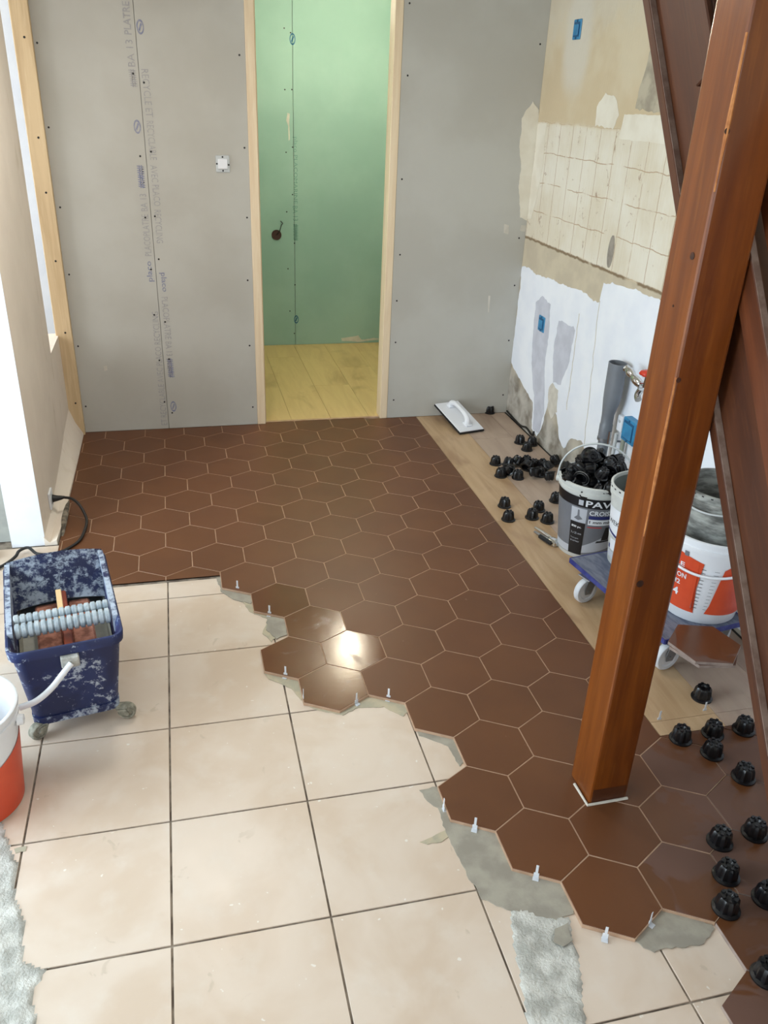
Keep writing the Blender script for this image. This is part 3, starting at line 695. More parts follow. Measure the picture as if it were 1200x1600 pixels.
# left wall nib, socket, bay -------------------------------------------
wl = struct('wall_left')
LX = -.64; NY = 3.40
nib = bmesh.new(); box_bm(-.775, LX, NY+.003, 4.33, -.012, CZ, 0, 1, nib)
ob('masonry', nib, MT['lwall'], wl)
ob('sill_wall', box_bm(-.775, LX-.002, 4.33, WY+.01, -.012, .575), MT['lwall'], wl)
ob('rough_jamb', box_bm(-.70, LX-.0015, 4.29, 4.335, 0, .62, .002), MT['lwall'], wl)
ob('white_end', box_bm(-.776, LX+.001, NY, NY+.003, -.012, CZ), MT['white'], wl)
cove = []
ys = [NY-.004, 3.6, 3.9, 4.3, WY-.04]
for i, y in enumerate(ys):
    f = .060 if i else .050; hh = (.0, .0, .03, .09, .13)[i]
    cove.append([(LX-.002, y, -.012), (LX+f, y, -.012), (LX+f*.98, y, .012), (LX+f*.4, y, hh*.6), (LX-.002, y, hh+.03)])
ob('wall_foot', loft(cove), MT['lwall'], wl, smooth=.8)
ob('broken_edge', rubble := tube([(LX+.066, 3.45, -.002), (LX+.062, 3.56, .006), (LX+.060, 3.68, .010), (LX+.060, 3.80, .004)], .016, 8, rr=lambda t: .004+.010*math.sin(PI*t)), MT['rubble'], wl)
wl2 = struct('wall_left_return'); ob('masonry', box_bm(-2.65, -.7755, NY+.06, NY+.2, -.012, CZ), MT['greywall'], wl2)
wl3 = struct('wall_bay'); ob('masonry', box_bm(-2.65, -.66, 5.0, 5.1, -.012, CZ), MT['white'], wl3)
# outer walls, the big window openings on the left, an added opening for the rear fill
wo = struct('wall_window_side')
for a, b, c, d in ((-1.6, .65, 0, CZ), (2.65, 3.66, 0, CZ), (4.85, 6.6, 0, CZ), (.65, 2.65, 0, .3), (.65, 2.65, 2.2, CZ), (3.66, 4.85, 0, .7), (3.66, 4.85, 2.2, CZ)):
    ob('masonry', box_bm(-2.65, -2.58, a, b, c, d), MT['ceil'], wo)
wf = struct('wall_rear')
for a, b, c, d in ((-2.65, -.7, 0, CZ), (1.9, WX, 0, CZ), (-.7, 1.9, 0, .65), (-.7, 1.9, 2.25, CZ)):
    ob('masonry', box_bm(a, b, -1.6, -1.5, c, d), MT['ceil'], wf)
pb = on(3, 866, (0, 0, 1), .04); o = thing('plaster_offcut', 'small beige plaster offcut on the floor at the left edge behind the blue tub', 'offcut', (-.86, 3.32, -.012))
ob('slab', box_bm(-.05, .03, -.03, .03, 0, .035, .006), MT['fillw'], o)

# socket and cable
so = thing('power_socket', 'white power socket low on the beige left wall', 'socket', (LX, 3.67, .085), (0, 0, 0))
ob('plate', box_bm(0, .010, -.040, .040, -.040, .040, .004, 2), MT['plastic_w'], so)
ob('well', xf(lathe([(.024, 0), (.024, .003), (.020, .003), (.02, .0005)], 20), Matrix.Translation((.0095, 0, 0)) @ Matrix.Rotation(PI/2, 4, 'Y')), MT['plastic_g'], so)
cb = thing('power_cable', 'black cable plugged into the left wall socket and looping along the floor', 'cable', (LX+.0125, 3.67, .085))
def L(p): return tuple(Vector(p)-Vector((LX+.0125, 3.67, .085)))
ob('plug', tube([(.001, 0, 0), (.02, 0, 0), (.045, 0, .002), (.052, 0, .002)], .012, 12, rr=lambda t: .019-.012*min(1, t*1.4)), MT['cable'], cb, smooth=1)
fp0 = [(LX+.06, 3.67, .087), (LX+.10, 3.655, .083), (LX+.135, 3.62, .06), (-.478, 3.56, .02), (-.482, 3.47, .008), (-.500, 3.38, .006), (-.55, 3.31, .006), (-.60, 3.285, .006), (-.66, 3.30, .004), (-.70, 3.345, .012), (-.735, 3.33, .008), (-.745, 3.29, .004), (-.78, 3.24, -.002), (-.86, 3.15, -.004), (-1.0, 3.05, -.006)]
ob('cord', tube([L(p) for p in fp0], .0066, 8), MT['cable'], cb, smooth=1)

# ================================================================== TIMBER POST AND STAIR
tp_ = thing('timber_post', 'varnished orange brown square timber post standing on the hexagon floor', 'post', (1.1065, 1.605, 0))
ob('shaft', box_bm(-.0585, .0585, -.0600, .0600, -.004, CZ, .006, 2), MT['post'], tp_)
ob('base_caulk', tube([(-.066, .02, .0), (-.066, -.066, .002), (.062, -.064, .002)], .0045, 6, sm=0), MT['fillw'], tp_)
def knot(px, py, face, rr):
    p = on(px, py, (1, 0, 0), 1.048) if face == 'x' else on(px, py, (0, 1, 0), 1.545)
    disc('knot', (p.x-1.1065-(.0003 if face == 'x' else 0), p.y-1.605-(.0003 if face == 'y' else 0), p.z), (-1, 0, 0) if face == 'x' else (0, -1, 0), rr, .0006, MT['knot'], tp_, 12)
for a_ in ((1082, 400, 'x', .008), (1000, 912, 'y', .010), (1136, 205, 'y', .006), (1060, 594, 'y', .006), (1052, 478, 'x', .003)): knot(*a_)
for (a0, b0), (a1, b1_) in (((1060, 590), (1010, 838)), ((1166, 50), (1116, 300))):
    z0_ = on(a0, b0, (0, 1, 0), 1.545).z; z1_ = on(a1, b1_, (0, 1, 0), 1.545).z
    ob('worn_edge_highlight', tube([(-.0565, -.0580, z1_+(z0_-z1_)*k/8) for k in range(9)], .003, 6, sm=0, rr=lambda t: .0022+.0018*math.sin(PI*t)+.0006*math.sin(t*40)), MT['worn_hl'], tp_)  # worn corner with its edge highlight put into the paler colour
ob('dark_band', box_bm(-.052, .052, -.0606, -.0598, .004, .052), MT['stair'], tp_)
AL = math.atan(1.43); ca, sa = math.cos(AL), math.sin(AL)
def rake(name, label, c0, c1, x0, x1, mt, L0=None, L1=None, cat='stair part', dusty=False, part='board', bev=.003):
    lo = L0 if L0 is not None else max(.0, -c0/sa)+.002
    hi = L1 if L1 is not None else (CZ-.004-c1)/sa
    o = thing(name, label, cat, (x0, lo*ca, c0+lo*sa), (AL, 0, 0))
    ob(part, box_bm(0, x1-x0, 0, hi-lo, 0, (c1-c0)*ca, bev), MT[mt], o)
    if dusty: ob('dusty_ledge', box_bm(.001, x1-x0, .01, hi-lo-.01, (c1-c0)*ca, (c1-c0)*ca+.0012), MT['dust'], o)
    return o
rake('stair_stringer', 'broad dark red brown stair stringer board rising behind the post', -1.10, -.70, 1.187, 1.227, 'stair')
rake('stair_moulding', 'narrow brown moulding with a dusty ledge along the bottom of the stair stringer', -1.085, -1.035, 1.169, 1.186, 'stair', dusty=True)
rake('stair_rail', 'lower length of red brown rail raking along the stair, right of the post', -.800, -.685, 1.169, 1.186, 'rail', L0=1.2, L1=2.95, dusty=True)
rake('stair_rail', 'upper length of brown rail ending in a cut left of the post near the top', -.835, -.70, 1.169, 1.186, 'stair', L0=3.27)
rake('stair_guard', 'reddish brown upper board of the stair guard at the right edge', -.645, -.25, 1.190, 1.222, 'rail', L0=1.1, L1=3.3)
rake('stair_stringer', 'second stair stringer board against the right wall, mostly hidden', -1.10, -.70, 1.94, 1.98, 'stair')
for k in range(9):
    z = .25+k*.235; y = (z+.95)/1.43
    o = thing('stair_tread', 'brown stair tread, number %s up, between the stringers' % ['one', 'two', 'three', 'four', 'five', 'six', 'seven', 'eight', 'nine'][k], 'stair tread', (1.2565, y, z), group=None)
    ob('tread', box_bm(0, .682, -.11, .11, -.035, 0, .004), MT['stair'], o)

# ================================================================== OBJECTS
# spacer caps ---------------------------------------------------------
capm = {}
def cap(label, loc, rot=(0, 0, 0), group=None, s=1.0):
    o = thing('spacer_cap', label, 'cap', loc, rot, group); o.scale = (s, s, s)
    if not capm:
        kb = lathe([(.0205, .003), (.0265, .007), (.0262, .020), (.0240, .036), (.0215, .041), (.0205, .043), (.010, .0445), (.006, .039)], 36, cap0=False,
                   mod=lambda a, r, z: 1+(.075 if z < .043 else .03)*math.cos(9*a)*(1 if .006 < z else 0))
        # crown of small teeth
        for i in range(6):
            a = 2*PI*i/6; c = Vector((.0165*math.cos(a), .0165*math.sin(a), .0425)); r = bmesh.ops.create_cube(kb, size=1)
            for v in r['verts']: v.co = Matrix.Rotation(a, 3, 'Z') @ Vector((v.co.x*.007, v.co.y*.008, v.co.z*.010*(1-.3*abs(v.co.x))))+c
        k = ob('knob', kb, MT['black'], o, smooth=.6)
        rb = lathe([(.0335, .0), (.0340, .002), (.0335, .0045), (.0265, .008), (.0225, .0065), (.0235, .0)], 32, cap0=False, cap1=False)
        V = [v for v in rb.verts]; n = 32
        for i in range(n): rb.faces.new((V[i], V[(i+1) % n], V[5*n+(i+1) % n], V[5*n+i]))
        inn = lathe([(.0235, .0005), (.0215, .006), (.0190, .034), (.004, .037)], 28, cap0=False, bm=rb)
        rg = ob('base_ring', rb, MT['black'], o, smooth=.8); capm['k'] = k.data; capm['r'] = rg.data
    else:
        ob('knob', capm['k'], None, o); ob('base_ring', capm['r'], None, o)
    return o
lone = [((765, 645), 'black spacer cap alone on the planks in the far corner, right of the white float'),
        ((812, 692), 'black spacer cap at the left of the trio near the pipe wall'),
        ((831, 695), 'black spacer cap at the right of the trio near the pipe wall'),
        ((823, 703), 'black spacer cap at the front of the trio near the pipe wall'),
        ((774, 725), 'black spacer cap at the left end of the loose heap on the planks'),
        ((788, 791), 'black spacer cap on the pale plank, the upper of two near the brown tiles'),
        ((794, 812), 'black spacer cap on the pale plank, the lower of two near the brown tiles'),
        ((841, 797), 'black spacer cap behind another, left of the grey printed bucket'),
        ((831, 809), 'black spacer cap in front of another, left of the grey printed bucket'),
        ((855, 815), 'black spacer cap closest to the left side of the grey printed bucket'),
        ((868, 783), 'black spacer cap half hidden behind the grey printed bucket')]
for (x, y), lb in lone:
    p = fl(x, y, 0); cap(lb, (p.x, p.y, 0), (0, 0, random.uniform(0, 1)))
hg = 'spacer caps in the loose heap'
heap = [(782, 744, 0, 0, 'front row of the loose heap, first from the left'), (793, 729, .2, 1, 'back row of the loose heap, first after the end cap'), (796, 741, 1.0, 2.5, 'toppled in the loose heap behind its front left cap'),
        (809, 747, 0, .5, 'front row of the loose heap, second from the left'), (805, 728, .5, 4, 'tilted in the back row of the loose heap, left of centre'), (821, 726, .3, 0, 'middle of the back row of the loose heap'),
        (820, 738, 1.1, 1.2, 'tipped over in the very middle of the loose heap'), (832, 746, 2.7, 0, 'upside down in the front row of the loose heap, third from the left'), (834, 730, 0, .7, 'back row of the loose heap, right of centre'),
        (846, 732, .5, 3, 'tilted in the back row of the loose heap near the bucket'), (843, 743, 0, 1, 'right half of the loose heap, between front and back rows'), (856, 752, 2.75, 0, 'upside down with a glint, beside the bucket handle'),
        (858, 739, .8, 5, 'tilted at the right end of the loose heap beside the bucket'), (868, 727, .4, 2, 'at the back right end of the loose heap, beside the bucket handle')]
for x, y, t, a, hlb in heap:
    p = fl(x, y, 0); z = .0 if t == 0 else .030*math.sin(min(t, PI-t))+(.045 if t > 2 else 0)
    cap('black cap '+hlb, (p.x, p.y, z), (t*math.cos(a), t*math.sin(a), a), hg)
near = [((1096, 1090), 'black spacer cap alone on the beige plank below the castor'),
        ((1063, 1155), 'black cap where the beige plank corner meets brown hexagons, right of the post'),
        ((1113, 1147), 'black cap on the plank edge, upper of a close pair under the stair'),
        ((1112, 1178), 'black cap just in front of the plank edge, lower of a close pair'),
        ((1161, 1141), 'black spacer cap on the dark hexagons beside the stair moulding'),
        ((1161, 1215), 'black spacer cap on a hexagon joint near the right edge, between two groups'),
        ((1124, 1316), 'black spacer cap with a white clip tip, topmost of the column of three'),
        ((1178, 1303), 'black spacer cap right of the topmost of the column of three'),
        ((1134, 1369), 'black spacer cap in the middle of the column of three'),
        ((1134, 1420), 'black spacer cap at the bottom of the column of three'),
        ((1196, 1405), 'black spacer cap cut by the right edge beside the column of three'),
        ((1196, 1526), 'black spacer cap nearest the camera at the right edge')]
for (x, y), lb in near:
    p = fl(x, y, 0); cap(lb, (p.x, p.y, 0), (0, 0, random.uniform(0, 1)), s=1.06)

# levelling clips -----------------------------------------------------
def clipo(px, py, label, ang=0, ht=.036, wide=True, z=-.0005):
    p = fl(px, py, 0); o = thing('levelling_clip', label, 'clip', (p.x, p.y, z), (0, 0, ang))
    ob('tab', box_bm(-.0035, .0035, -.0008, .0008, .006, ht, .0006), MT['nylon'], o)
    ob('neck', box_bm(-.007, .007, -.001, .001, -.010, .008, .0006), MT['nylon'], o)
    if wide: ob('base_plate', box_bm(-.008, .008, -.012, .002, -.0100, -.0070, .0006), MT['nylon'], o)
    return o
A1, A2, A3 = math.radians(-30), math.radians(60), math.radians(30)
for x, y, a, l in [(371, 919, A1, 'white clip under the leftmost whole hexagon of the stepped edge'), (421, 958, A1, 'white clip on the second step of the hexagon edge, above the mortar patch'), (446, 1054, A1, 'white clip at the lower edge of the wet hexagon farthest left'),
                   (474, 1090, PI/2, 'white clip at the left side of the lower shiny hexagon'), (557, 1096, A3, 'white clip at the lower right side of the lower shiny hexagon'), (607, 1089, A1, 'white clip on the step just right of the shiny hexagons'),
                   (693, 1262, PI/2, 'white clip on the left side of the hexagon beside the grey mortar'), (742, 1292, A1, 'white clip under the hexagon at the top of the grey mortar'), (838, 1367, A1, 'white clip under the hexagon halfway down the grey mortar'),
                   (1030, 1124, 0, 'small white clip tab on the beige plank right of the post'), (1101, 1110, 0, 'small white clip tab in front of the cap below the castor')]:
    clipo(x, y, l, a, wide=y not in (1124, 1110))
clipo(946, 1462, 'broad white clip at the bottom of the nearest stepped hexagon', A1, .032)
clipo(1016, 1440, 'slim white clip leaning on the right side of the nearest stepped hexagon', math.radians(30), .034)
clipo(1122, 1305, 'white clip tip standing in the column of black caps', 0, .02) if 0 else None

# white float leaning in the corner -----------------------------------
A = Vector((1.581, 4.374, .002)); B = Vector((1.750, 4.412, .002)); C_ = on(688, 633, (0, 1, 0), 4.70)
ux = (B-A).normalized(); uy = (C_-A); uy = (uy-ux*uy.dot(ux)); LL = uy.length; uy.normalize(); uz = ux.cross(uy); wd = (B-A).length
fm = Matrix((ux, uy, uz)).transposed().to_4x4(); fm.translation = A+uz*.001
ft = thing('plastering_float', 'white rectangular float with black rubber sole leaning on the wall corner', 'float'); ft.matrix_world = fm
ob('sole', box_bm(0, wd, 0, LL, 0, .010, .001), MT['blackm'], ft)
ob('plate', box_bm(.004, wd-.004, .004, LL-.004, .010, .018, .002), MT['plastic_w'], ft)
c = wd/2
ob('handle', tube([(c, LL*.20, .016), (c, LL*.22, .045), (c, LL*.32, .064), (c, LL*.5, .068), (c, LL*.70, .064), (c, LL*.82, .045), (c, LL*.84, .016)], .014, 14, rr=lambda t: .016+.004*math.cos(t*2*PI)), MT['plastic_w'], ft, smooth=1)
ob('handle_foot', box_bm(c-.022, c+.022, LL*.12, LL*.27, .018, .028, .004), MT['plastic_w'], ft)
ob('handle_foot', box_bm(c-.022, c+.022, LL*.77, LL*.90, .018, .028, .004), MT['plastic_w'], ft)

# chrome hand tool -----------------------------------------------------
a = fl(832, 829); b = fl(868, 852); d = b-a; ang = math.atan2(d.y, d.x); tl = d.length
ht = thing('hand_tool', 'chrome plier-like hand tool with a black side lying left of the grey bucket', 'pliers', (a.x, a.y, 0), (0, 0, ang))
ob('handle', tube([(0, .014, .012), (tl*.3, .012, .014), (tl*.7, .008, .014), (tl*.86, .0, .014)], .007, 10, rr=lambda t: .006+.004*t), MT['chrome'], ht, smooth=1)
ob('handle', tube([(.03, -.014, .012), (tl*.35, -.014, .013), (tl*.7, -.009, .014), (tl*.86, 0, .014)], .006, 10), MT['steel'], ht, smooth=1)
ob('head', loft([rrect(.022, .020, .006, .002, tl*.86, 0), rrect(.060, .044, .012, .004, tl*.92, 0), rrect(.060, .044, .012, .020, tl*.92, 0), rrect(.040, .028, .010, .026, tl*.92, 0)]), MT['chrome'], ht, smooth=.6)
ob('grip', box_bm(tl*.45, tl*.98, -.032, -.016, .004, .022, .004), MT['blackm'], ht)

# printed bucket full of caps -------------------------------------------
BX, BY = 1.715, 2.965
bk = thing('printed_bucket', 'pale grey bucket with black and grey product print, heaped with black caps', 'bucket', (BX, BY, 0))
R0, R1, BH = .119, .152, .36
ob('body', bucket_body(R0, R1, BH), MT['bucketclear'], bk, smooth=.7)
cn = Cone(R0, 0, R1-.001, BH-.045, math.radians(-120), 1.155)
cn.rect('label', -80, 80, .018, .232, MT['label_grey'], bk)
cn.rect('label', -80, 80, .228, .268, MT['label_bk'], bk, .001)
cn.text('PAVIL', -8, 52, .234, .260, MT['label_wh'], bk, .0018, .02); cn.rect('label', -20, -12, .236, .258, MT['label_lt'], bk, .0018)
cn.rect('label', -32, -4, .162, .222, MT['label_lt'], bk, .0012)
cn.patch('label', [(-20, .215), (-17, .215), (-16, .19), (-10, .178), (-18, .170), (-26, .176), (-20, .19)], MT['label_grey'], bk, .0016)
cn.text('CROISILL', 0, 50, .200, .220, MT['label_wh'], bk, .0016, .02)
cn.rect('label', 0, 60, .184, .197, MT['label_navy'], bk, .0012); cn.text('TRES HAUTE ADHERENCE', 1, 48, .187, .194, MT['label_lt'], bk, .0018) if 0 else None
cn.rect('label', 0, 60, .158, .182, MT['label_wh'], bk, .0012); cn.text('1 mm mini', 2, 44, .165, .178, MT['label_bk'], bk, .0018, .02)
cn.rect('label', 0, 26, .146, .150, MT['label_red'], bk, .0012)
cn.rect('label', -32, -4, .020, .160, MT['label_bk'], bk, .0014)
cn.text('800 pc.', -29, -10, .134, .146, MT['label_wh'], bk, .0020, .02); cn.text('3 x 25 mm', -29, -9, .108, .117, MT['label_lt'], bk, .0020); cn.text('Tous types', -29, -13, .086, .093, MT['label_lt'], bk, .002); cn.text('de carreaux', -29, -11, .074, .081, MT['label_lt'], bk, .002)
cn.patch('label', [(-4, .030), (80, .060), (80, .108), (34, .105), (-4, .062)], MT['label_lt'], bk, .001)
cn.rect('label', -80, -32, .020, .050, MT['label_lt'], bk, .001)
cn.patch('label', [(30, .09), (46, .09), (44, .148), (34, .148)], MT['label_bk'], bk, .0016); cn.patch('label', [(20, .080), (52, .084), (54, .090), (22, .088)], MT['label_bk'], bk, .0018)
# bail handle standing up
pts = []
for i in range(13):
    t = PI*i/12; pts.append(Matrix.Rotation(math.radians(-28), 3, 'Z') @ Vector((-(R1+.010)*math.cos(t), .0, BH-.035+.180*math.sin(t)**.8)))
ob('handle', tube(pts, .0042, 8, sm=3), MT['plastic_g'], bk, smooth=1)
for s in (-1, 1): ob('handle_lug', xf(lathe([(.014, 0), (.014, .010), (.008, .013)], 16), Matrix.Rotation(math.radians(-28), 4, 'Z') @ Matrix.Translation((s*(R1+.002), 0, BH-.036)) @ Matrix.Rotation(s*PI/2, 4, 'Y')), MT['bucketclear'], bk)
bl = 'black spacer cap heaped in the printed grey bucket'; bg = 'spacer caps in the printed bucket'
rs = random.Random(5); placed = []
big = cap('black cap lying on its side at the bucket rim, painted ring glint facing left', (BX-.098, BY-.055, BH+.016), (0, 1.30, .75), None, 1.0)
ob('ring_glint', lathe([(.0345, -.0008), (.0345, .001), (.0245, .001), (.0245, -.0008)], 28, cap0=False, cap1=False), MT['plastic_g'], big)  # glint on the ring, put in as a pale band
placed.append(Vector((BX-.098, BY-.055, BH+.01)))
tries = 0
while len(placed) < 40 and tries < 6000:
    tries += 1; a = rs.uniform(0, 2*PI); r = .128*math.sqrt(rs.random())
    layer = rs.choice((0, 0, 1)); hz = BH+.012+.050*(1-(r/.13)**2)-(.05 if layer else 0)+.02*math.cos(a-.4)*(r/.12)
    if r > .105: hz = min(hz, BH-.004)
    p = Vector((BX+r*math.cos(a), BY+r*math.sin(a), hz))
    if any((p-q).length < .045 for q in placed): continue
    placed.append(p); cap(bl, p, (rs.uniform(-1.6, 1.6), rs.uniform(-1.6, 1.6), rs.uniform(0, 6)), bg, .92)
p = Vector((BX-.035, BY+.02, BH+.085)); cap('black spacer cap standing proud on top of the heap in the printed bucket', p, (1.2, -.5, 0), None, 1.15)

# long blue dolly ----------------------------------------------------------
DR = math.radians(8.3)
dl = thing('wheeled_dolly', 'scuffed blue board dolly on white castors, carrying two tubs behind the post', 'dolly', (1.715, 2.395, 0), (0, 0, DR))
DW, DL = .37, .60
ob('deck', box_bm(-DW/2, DW/2, -DL/2, DL/2, .118, .136, .002), MT['board_blue'], dl)
for n_, (x0, x1, y0, y1) in enumerate(((-DW/2-.003, -DW/2, -DL/2, DL/2), (DW/2, DW/2+.003, -DL/2, DL/2), (-DW/2, DW/2, -DL/2-.003, -DL/2), (-DW/2, DW/2, DL/2, DL/2+.003))):
    ob('edge_band', box_bm(x0, x1, y0, y1, .1165, .1365), MT['board_edge'], dl)
castors = {}
def castor(par, x, y, ang, r=.055, w=.026, top=.118, nm='castor', wm='nylon', fm='steel'):
    o = ob(nm, lathe([(.030, top-.006), (.030, top)], 4), MT[fm], par, (x, y, 0), (0, 0, ang)) if 0 else None
    c = ob(nm, box_bm(-.68*r, .68*r, -.6*r, .6*r, top-.005, top-.0005, .002), MT[fm], par, (x, y, 0), (0, 0, ang))
    bm = bmesh.new()
    for s in (-1, 1):
        yy = s*(w/2+.004)
        P = [(-.020*r/.047, top-.005), (.026*r/.047, top-.005), (0, r*.75), (-.026*r/.047, r*.8), (-.030*r/.047, r*1.17)]
        a_ = [bm.verts.new((px_, yy-.0015, pz)) for px_, pz in P]; b_ = [bm.verts.new((px_, yy+.0015, pz)) for px_, pz in P]
        bm.faces.new(a_); bm.faces.new(b_[::-1])
        for i in range(5): bm.faces.new((a_[i], a_[(i+1) % 5], b_[(i+1) % 5], b_[i]))
    ob('fork', bm, MT[fm], c)
    wm_ = lathe([(.010, -w/2), (r*.62, -w/2+.004), (r*.70, -w/2), (r-.004, -w/2), (r, -w/2+.005), (r, w/2-.005), (r-.004, w/2), (r*.70, w/2), (r*.62, w/2-.004), (.010, w/2)], 36)
    ob('wheel', xf(wm_, Matrix.Translation((-.014, 0, r-.0005)) @ Matrix.Rotation(PI/2, 4, 'X')), MT[wm], c, smooth=.7)
    ob('axle', xf(lathe([(.008, -w/2-.008), (.008, w/2+.008)], 8), Matrix.Translation((-.014, 0, r)) @ Matrix.Rotation(PI/2, 4, 'X')), MT[fm], c)
    return c
for x, y, a in ((-DW/2+.020, DL/2-.12, .15), (-DW/2+.045, -DL/2+.010, .1), (DW/2-.05, -DL/2+.05, .25), (DW/2-.05, DL/2-.06, .2)): castor(dl, x, y, a)

# second grey bucket on the dolly
g2b = thing('grey_tub', 'grey plastic tub with white and navy label on the dolly, mostly behind the post', 'bucket', (1.742, 2.592, .1368))
q0, q1, qh = .112, .143, .345
ob('body', bucket_body(q0, q1, qh), MT['bucketclear'], g2b, smooth=.7)
ob('inner_liner', lathe([(q1-.0065, qh-.012), (q1-.0075, qh-.05), (q0-.006, .013)], 40, cap0=False), basic('grey_tub_inside', (120, 126, 122), rough=.6), g2b, smooth=1)
for k in range(30):
    a = 2*PI*k/30; r = q1+.0055
    ob('rim_slot', xf(box_bm(-.0006, .0012, -.005, .005, -.0025, .0025), Matrix.Translation((r*math.cos(a), r*math.sin(a), qh-.007)) @ Matrix.Rotation(a, 4, 'Z')), MT['screw'], g2b)
cg = Cone(q0, 0, q1-.001, qh-.045, math.radians(-124), 1.155)
cg.rect('label', -75, 75, .115, .222, MT['label_wh'], g2b)
cg.text('WEKO', -70, -28, .160, .178, MT['label_bk'], g2b, .0014)
cg.patch('label', [(-75, .128), (-40, .112), (0, .108), (60, .108), (60, .115), (0, .116), (-40, .121), (-75, .138)], MT['label_navy'], g2b, .0014)
cg.rect('label', -62, -30, .060, .104, MT['label_wh'], g2b, .001); cg.rect('label', -75, 60, .028, .054, MT['label_lt'], g2b)
cg.rect('label', -70, -34, .060, .076, MT['label_navy'], g2b, .0008)

# orange and white tub with dirty bucket
ot = thing('orange_white_tub', 'large white and orange red graduated mixing tub on the dolly, right of the post', 'tub', (1.815, 2.255, .1368))
t0, t1, thh = .135, .178, .345
ob('body', bucket_body(t0, t1, thh), MT['plastic_w'], ot, smooth=.7)
co = Cone(t0, 0, t1-.001, thh-.045, math.radians(-129), 1.23)
co.patch('orange_print', [(-95, .035), (-2, .035), (-8, .052), (-2, .212), (-40, .235), (-95, .24)], MT['orange'], ot)
co.patch('orange_print', [(12, .040), (95, .030), (95, .24), (40, .235), (22, .200), (16, .07)], MT['orange'], ot)
for k in range(12):
    z = .055+k*.0125; co.rect('scale_mark', -5-.2*k+.35*k, .5+.1*k, z, z+.0016, MT['screw'], ot, .0012); co.rect('scale_mark', 9+.2*k, 13.5+.3*k, z, z+.0012, MT['label_grey'], ot, .0012)
co.text('LE', -36, -24, .182, .197, MT['label_wh'], ot, .0014, .02); co.text('RION', -40, -20, .143, .160, MT['label_wh'], ot, .0014, .02); co.text('M2', -40, -27, .118, .134, MT['label_wh'], ot, .0014, .02); co.text('84', -44, -28, .078, .104, MT['label_wh'], ot, .0014, .03)
co.rect('label', -26, -21, .222, .238, MT['label_grey'], ot, .0014)
pts = [co.p(-80+i*13, .215-.040*math.sin(PI*i/12), .012) for i in range(13)]
ob('handle', tube(pts, .005, 8, sm=3), MT['plastic_w'], ot, smooth=1)
db = thing('dirty_bucket', 'cement-stained bucket stacked inside the orange and white tub', 'bucket', (1.815, 2.255, .36))
ob('body', bucket_body(.105, .140, .275), MT['bucket_dirty'], db, smooth=.7)
cd = Cone(.105, 0, .139, .23, math.radians(-129))
for k in range(28):
    a = 2*PI*k/28; r = .1455; ob('rim_slot', xf(box_bm(-.0006, .0012, -.004, .004, -.002, .002), Matrix.Translation((r*math.cos(a), r*math.sin(a), .268)) @ Matrix.Rotation(a, 4, 'Z')), MT['screw'], db)
ob('handle', tube([cd.p(-70+i*10, .225-.012*math.sin(PI*i/9), .010) for i in range(10)], .0035, 8, sm=3), MT['plastic_g'], db)
ob('handle_grip', xf(lathe([(.0001, -.011), (.011, -.006), (.011, .006), (.0001, .011)], 12), Matrix.Translation(cd.p(18, .222, .012))), MT['blackm'], db)
# loose hexagon tiles on the dolly
lm = prism([(x, y) for x, y in hexpts(0, 0)], 0, .0115, .0008); lt = None
for k, (dz, dr, dx, lb) in enumerate(((0, .10, .003, 'loose brown hexagon tile on the dolly, lower of two'), (.0118, 0, 0, 'loose brown hexagon tile on the dolly, upper of two, with chalky marks'))):
    o = thing('loose_hexagon_tile', lb, 'tile', (1.678+dx, 1.998, .1368+dz), (0, 0, math.radians(14)+dr))
    if k == 0: lt = ob('tile', lm, [MT['hexdust'], MT['tile_edge']], o); [setattr(f, 'material_index', 1) for f in lt.data.polygons if abs(f.normal.z) < .3]
    else: ob('tile', lt.data, None, o)

# navy washing tub with rollers ---------------------------------------------
TR = math.radians(9.5)
tb = thing('washing_tub', 'navy blue tiler washing tub with rollers, splashed with cement, on castors', 'tub', (-.435, 2.395, -.012), (0, 0, TR))
TW, TL, TH = .325, .545, .345
out = [rrect(TW-.075, TL-.08, .03, .070), rrect(TW-.070, TL-.075, .035, .075), rrect(TW-.02, TL-.02, .035, TH-.035), rrect(TW, TL, .04, TH-.033), rrect(TW+.004, TL+.004, .04, TH-.004), rrect(TW, TL, .04, TH),
       rrect(TW-.012, TL-.012, .035, TH), rrect(TW-.030, TL-.030, .032, TH-.02), rrect(TW-.045, TL-.045, .03, TH-.10), rrect(TW-.078, TL-.085, .028, .082)]
ob('body', loft(out), MT['blue'], tb, smooth=.7)
ob('bottom_skirt', loft([rrect(TW-.068, TL-.073, .03, .046), rrect(TW-.066, TL-.071, .03, .072)], cap0=True), MT['bluecaked'], tb, smooth=.7)
ob('inner_liner', loft([rrect(TW-.052, TL-.053, .03, TH-.10), rrect(TW-.060, TL-.068, .03, .21), rrect(TW-.066, TL-.075, .028, .195), rrect(TW-.08, TL-.085, .02, .192)], cap0=False), MT['tub_in'], tb, smooth=.7)
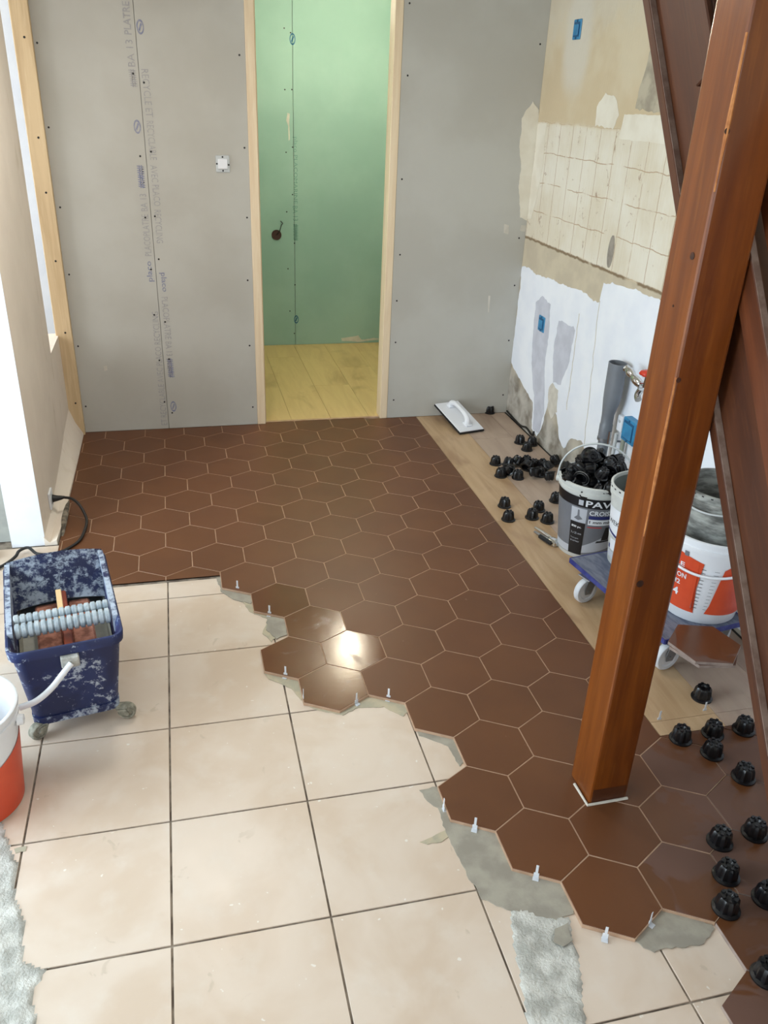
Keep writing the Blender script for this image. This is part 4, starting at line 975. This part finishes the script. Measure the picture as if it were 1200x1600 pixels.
# raised rear splash shield, curved inward
sh = []
for t, (yy, zz, wf_) in enumerate(((.270, TH-.010, 1.0), (.272, TH+.004, 1.0), (.262, TH+.010, .98), (.215, TH-.012, .95), (.150, TH-.060, .92), (.115, TH-.095, .90))):
    sh.append((yy, zz, (TW-.014)*wf_))
bm = bmesh.new(); rows = []
for yy, zz, wd_ in sh: rows.append([bm.verts.new((wd_*(u-.5), yy+.012*(1-(2*u-1)**2), zz+.010*(1-(2*u-1)**2))) for u in [i/14 for i in range(15)]])
for r1_, r2_ in zip(rows, rows[1:]):
    for i in range(14): bm.faces.new((r1_[i], r1_[i+1], r2_[i+1], r2_[i]))
bmesh.ops.solidify(bm, geom=bm.faces[:], thickness=.004)
ob('splash_shield', bm, MT['bluecaked'], tb, smooth=.8)
for s in (-1, 1):
    bm = bmesh.new(); P = [(-.175, TH-.050), (-.165, TH+.004), (-.08, TH+.020), (.10, TH+.016), (.255, TH+.008), (.262, TH-.020), (.15, TH-.030), (.0, TH-.040)]
    a_ = [bm.verts.new((s*(TW/2-.020), y_, z_)) for y_, z_ in P]; b_ = [bm.verts.new((s*(TW/2-.004), y_, z_)) for y_, z_ in P]
    bm.faces.new(a_); bm.faces.new(b_[::-1]); [bm.faces.new((a_[i], a_[(i+1) % 8], b_[(i+1) % 8], b_[i])) for i in range(8)]
    ob('roller_frame', bm, MT['grime'], tb)
def roller(y, z, r, nm):
    half = TW/2-.024; prof = [(.004, -half)]; k = 15; st = 2*half/k
    for i in range(k): x = -half+i*st; prof += [(r*.72, x+.001), (r, x+st*.22), (r, x+st*.78), (r*.72, x+st-.001)]
    prof.append((.004, half)); ob(nm, xf(lathe(prof, 20), Matrix.Translation((0, y, z)) @ Matrix.Rotation(PI/2, 4, 'Y')), MT['roller'], tb, smooth=.5)
roller(-.135, TH-.012, .0235, 'roller'); roller(-.098, TH+.006, .0155, 'roller')
# castors of the tub, bail handle
for x, y, a in ((TW/2-.030, -TL/2+.045, 2.9), (-TW/2+.055, -TL/2+.045, .5), (TW/2-.06, TL/2-.06, .2), (-TW/2+.06, TL/2-.06, .2)): castor(tb, x, y, a, r=.028, w=.026, top=.050, wm='castor_g', fm='castor_g')
ob('handle_bracket', box_bm(-.022, .030, -TL/2-.012, -TL/2+.012, TH-.075, TH-.036, .004), MT['rough'], tb)
ob('handle', tube([(.006, -TL/2-.016, TH-.055), (-.02, -TL/2-.030, TH-.075), (-.06, -TL/2-.045, TH-.110), (-.105, -TL/2-.055, TH-.135), (-.15, -TL/2-.055, TH-.145)], 0.0092, 10), MT['plastic_w'], tb, smooth=1)
# sponge float in the tub
sf = thing('sponge_float', 'brown red sponge float with a wooden handle lying under the tub rollers', 'sponge float', (-.430, 2.375, .183), (0, 0, TR))
ob('sponge', box_bm(-.085, -.008, -.20, .16, .0, .050, .006), MT['sponge'], sf); ob('sponge', box_bm(.018, .088, -.20, .16, .0, .050, .006), MT['sponge'], sf)
ob('handle', box_bm(-.008, .018, -.19, .175, .012, .085, .003), MT['oak'], sf); ob('handle_face', box_bm(-.014, .004, -.02, .170, .085, .093, .002), MT['oakl'], sf)

# orange and white tub at the left edge ---------------------------------------
lo = thing('orange_white_bucket', 'white and orange red mixing bucket cut by the left edge, beside the navy tub', 'bucket', (-.652, 1.912, -.012))
l0, l1, lh = .125, .150, .33
ob('body', bucket_body(l0, l1, lh), MT['plastic_w'], lo, smooth=.7)
cl = Cone(l0, 0, l1-.001, lh-.045, math.radians(-70))
cl.patch('orange_print', [(-95, .004), (110, .004), (110, .255), (90, .245), (60, .215), (30, .190), (0, .175), (-95, .17)], MT['orange'], lo)
ob('handle_lug', xf(lathe([(.016, 0), (.014, .016), (.006, .018)], 16), Matrix.Translation((l1+.0, -.01, lh-.055)) @ Matrix.Rotation(PI/2, 4, 'Y')), MT['plastic_w'], lo)
# ceiling light fitting of the room (above the frame)
cf = thing('ceiling_light_fitting', 'round white ceiling light above the room, out of the picture', 'lamp', (.05, 3.35, CZ))
ob('base', lathe([(.12, 0), (.12, -.03), (.10, -.045), (.05, -.05)], 32), MT['plastic_w'], cf, smooth=1)
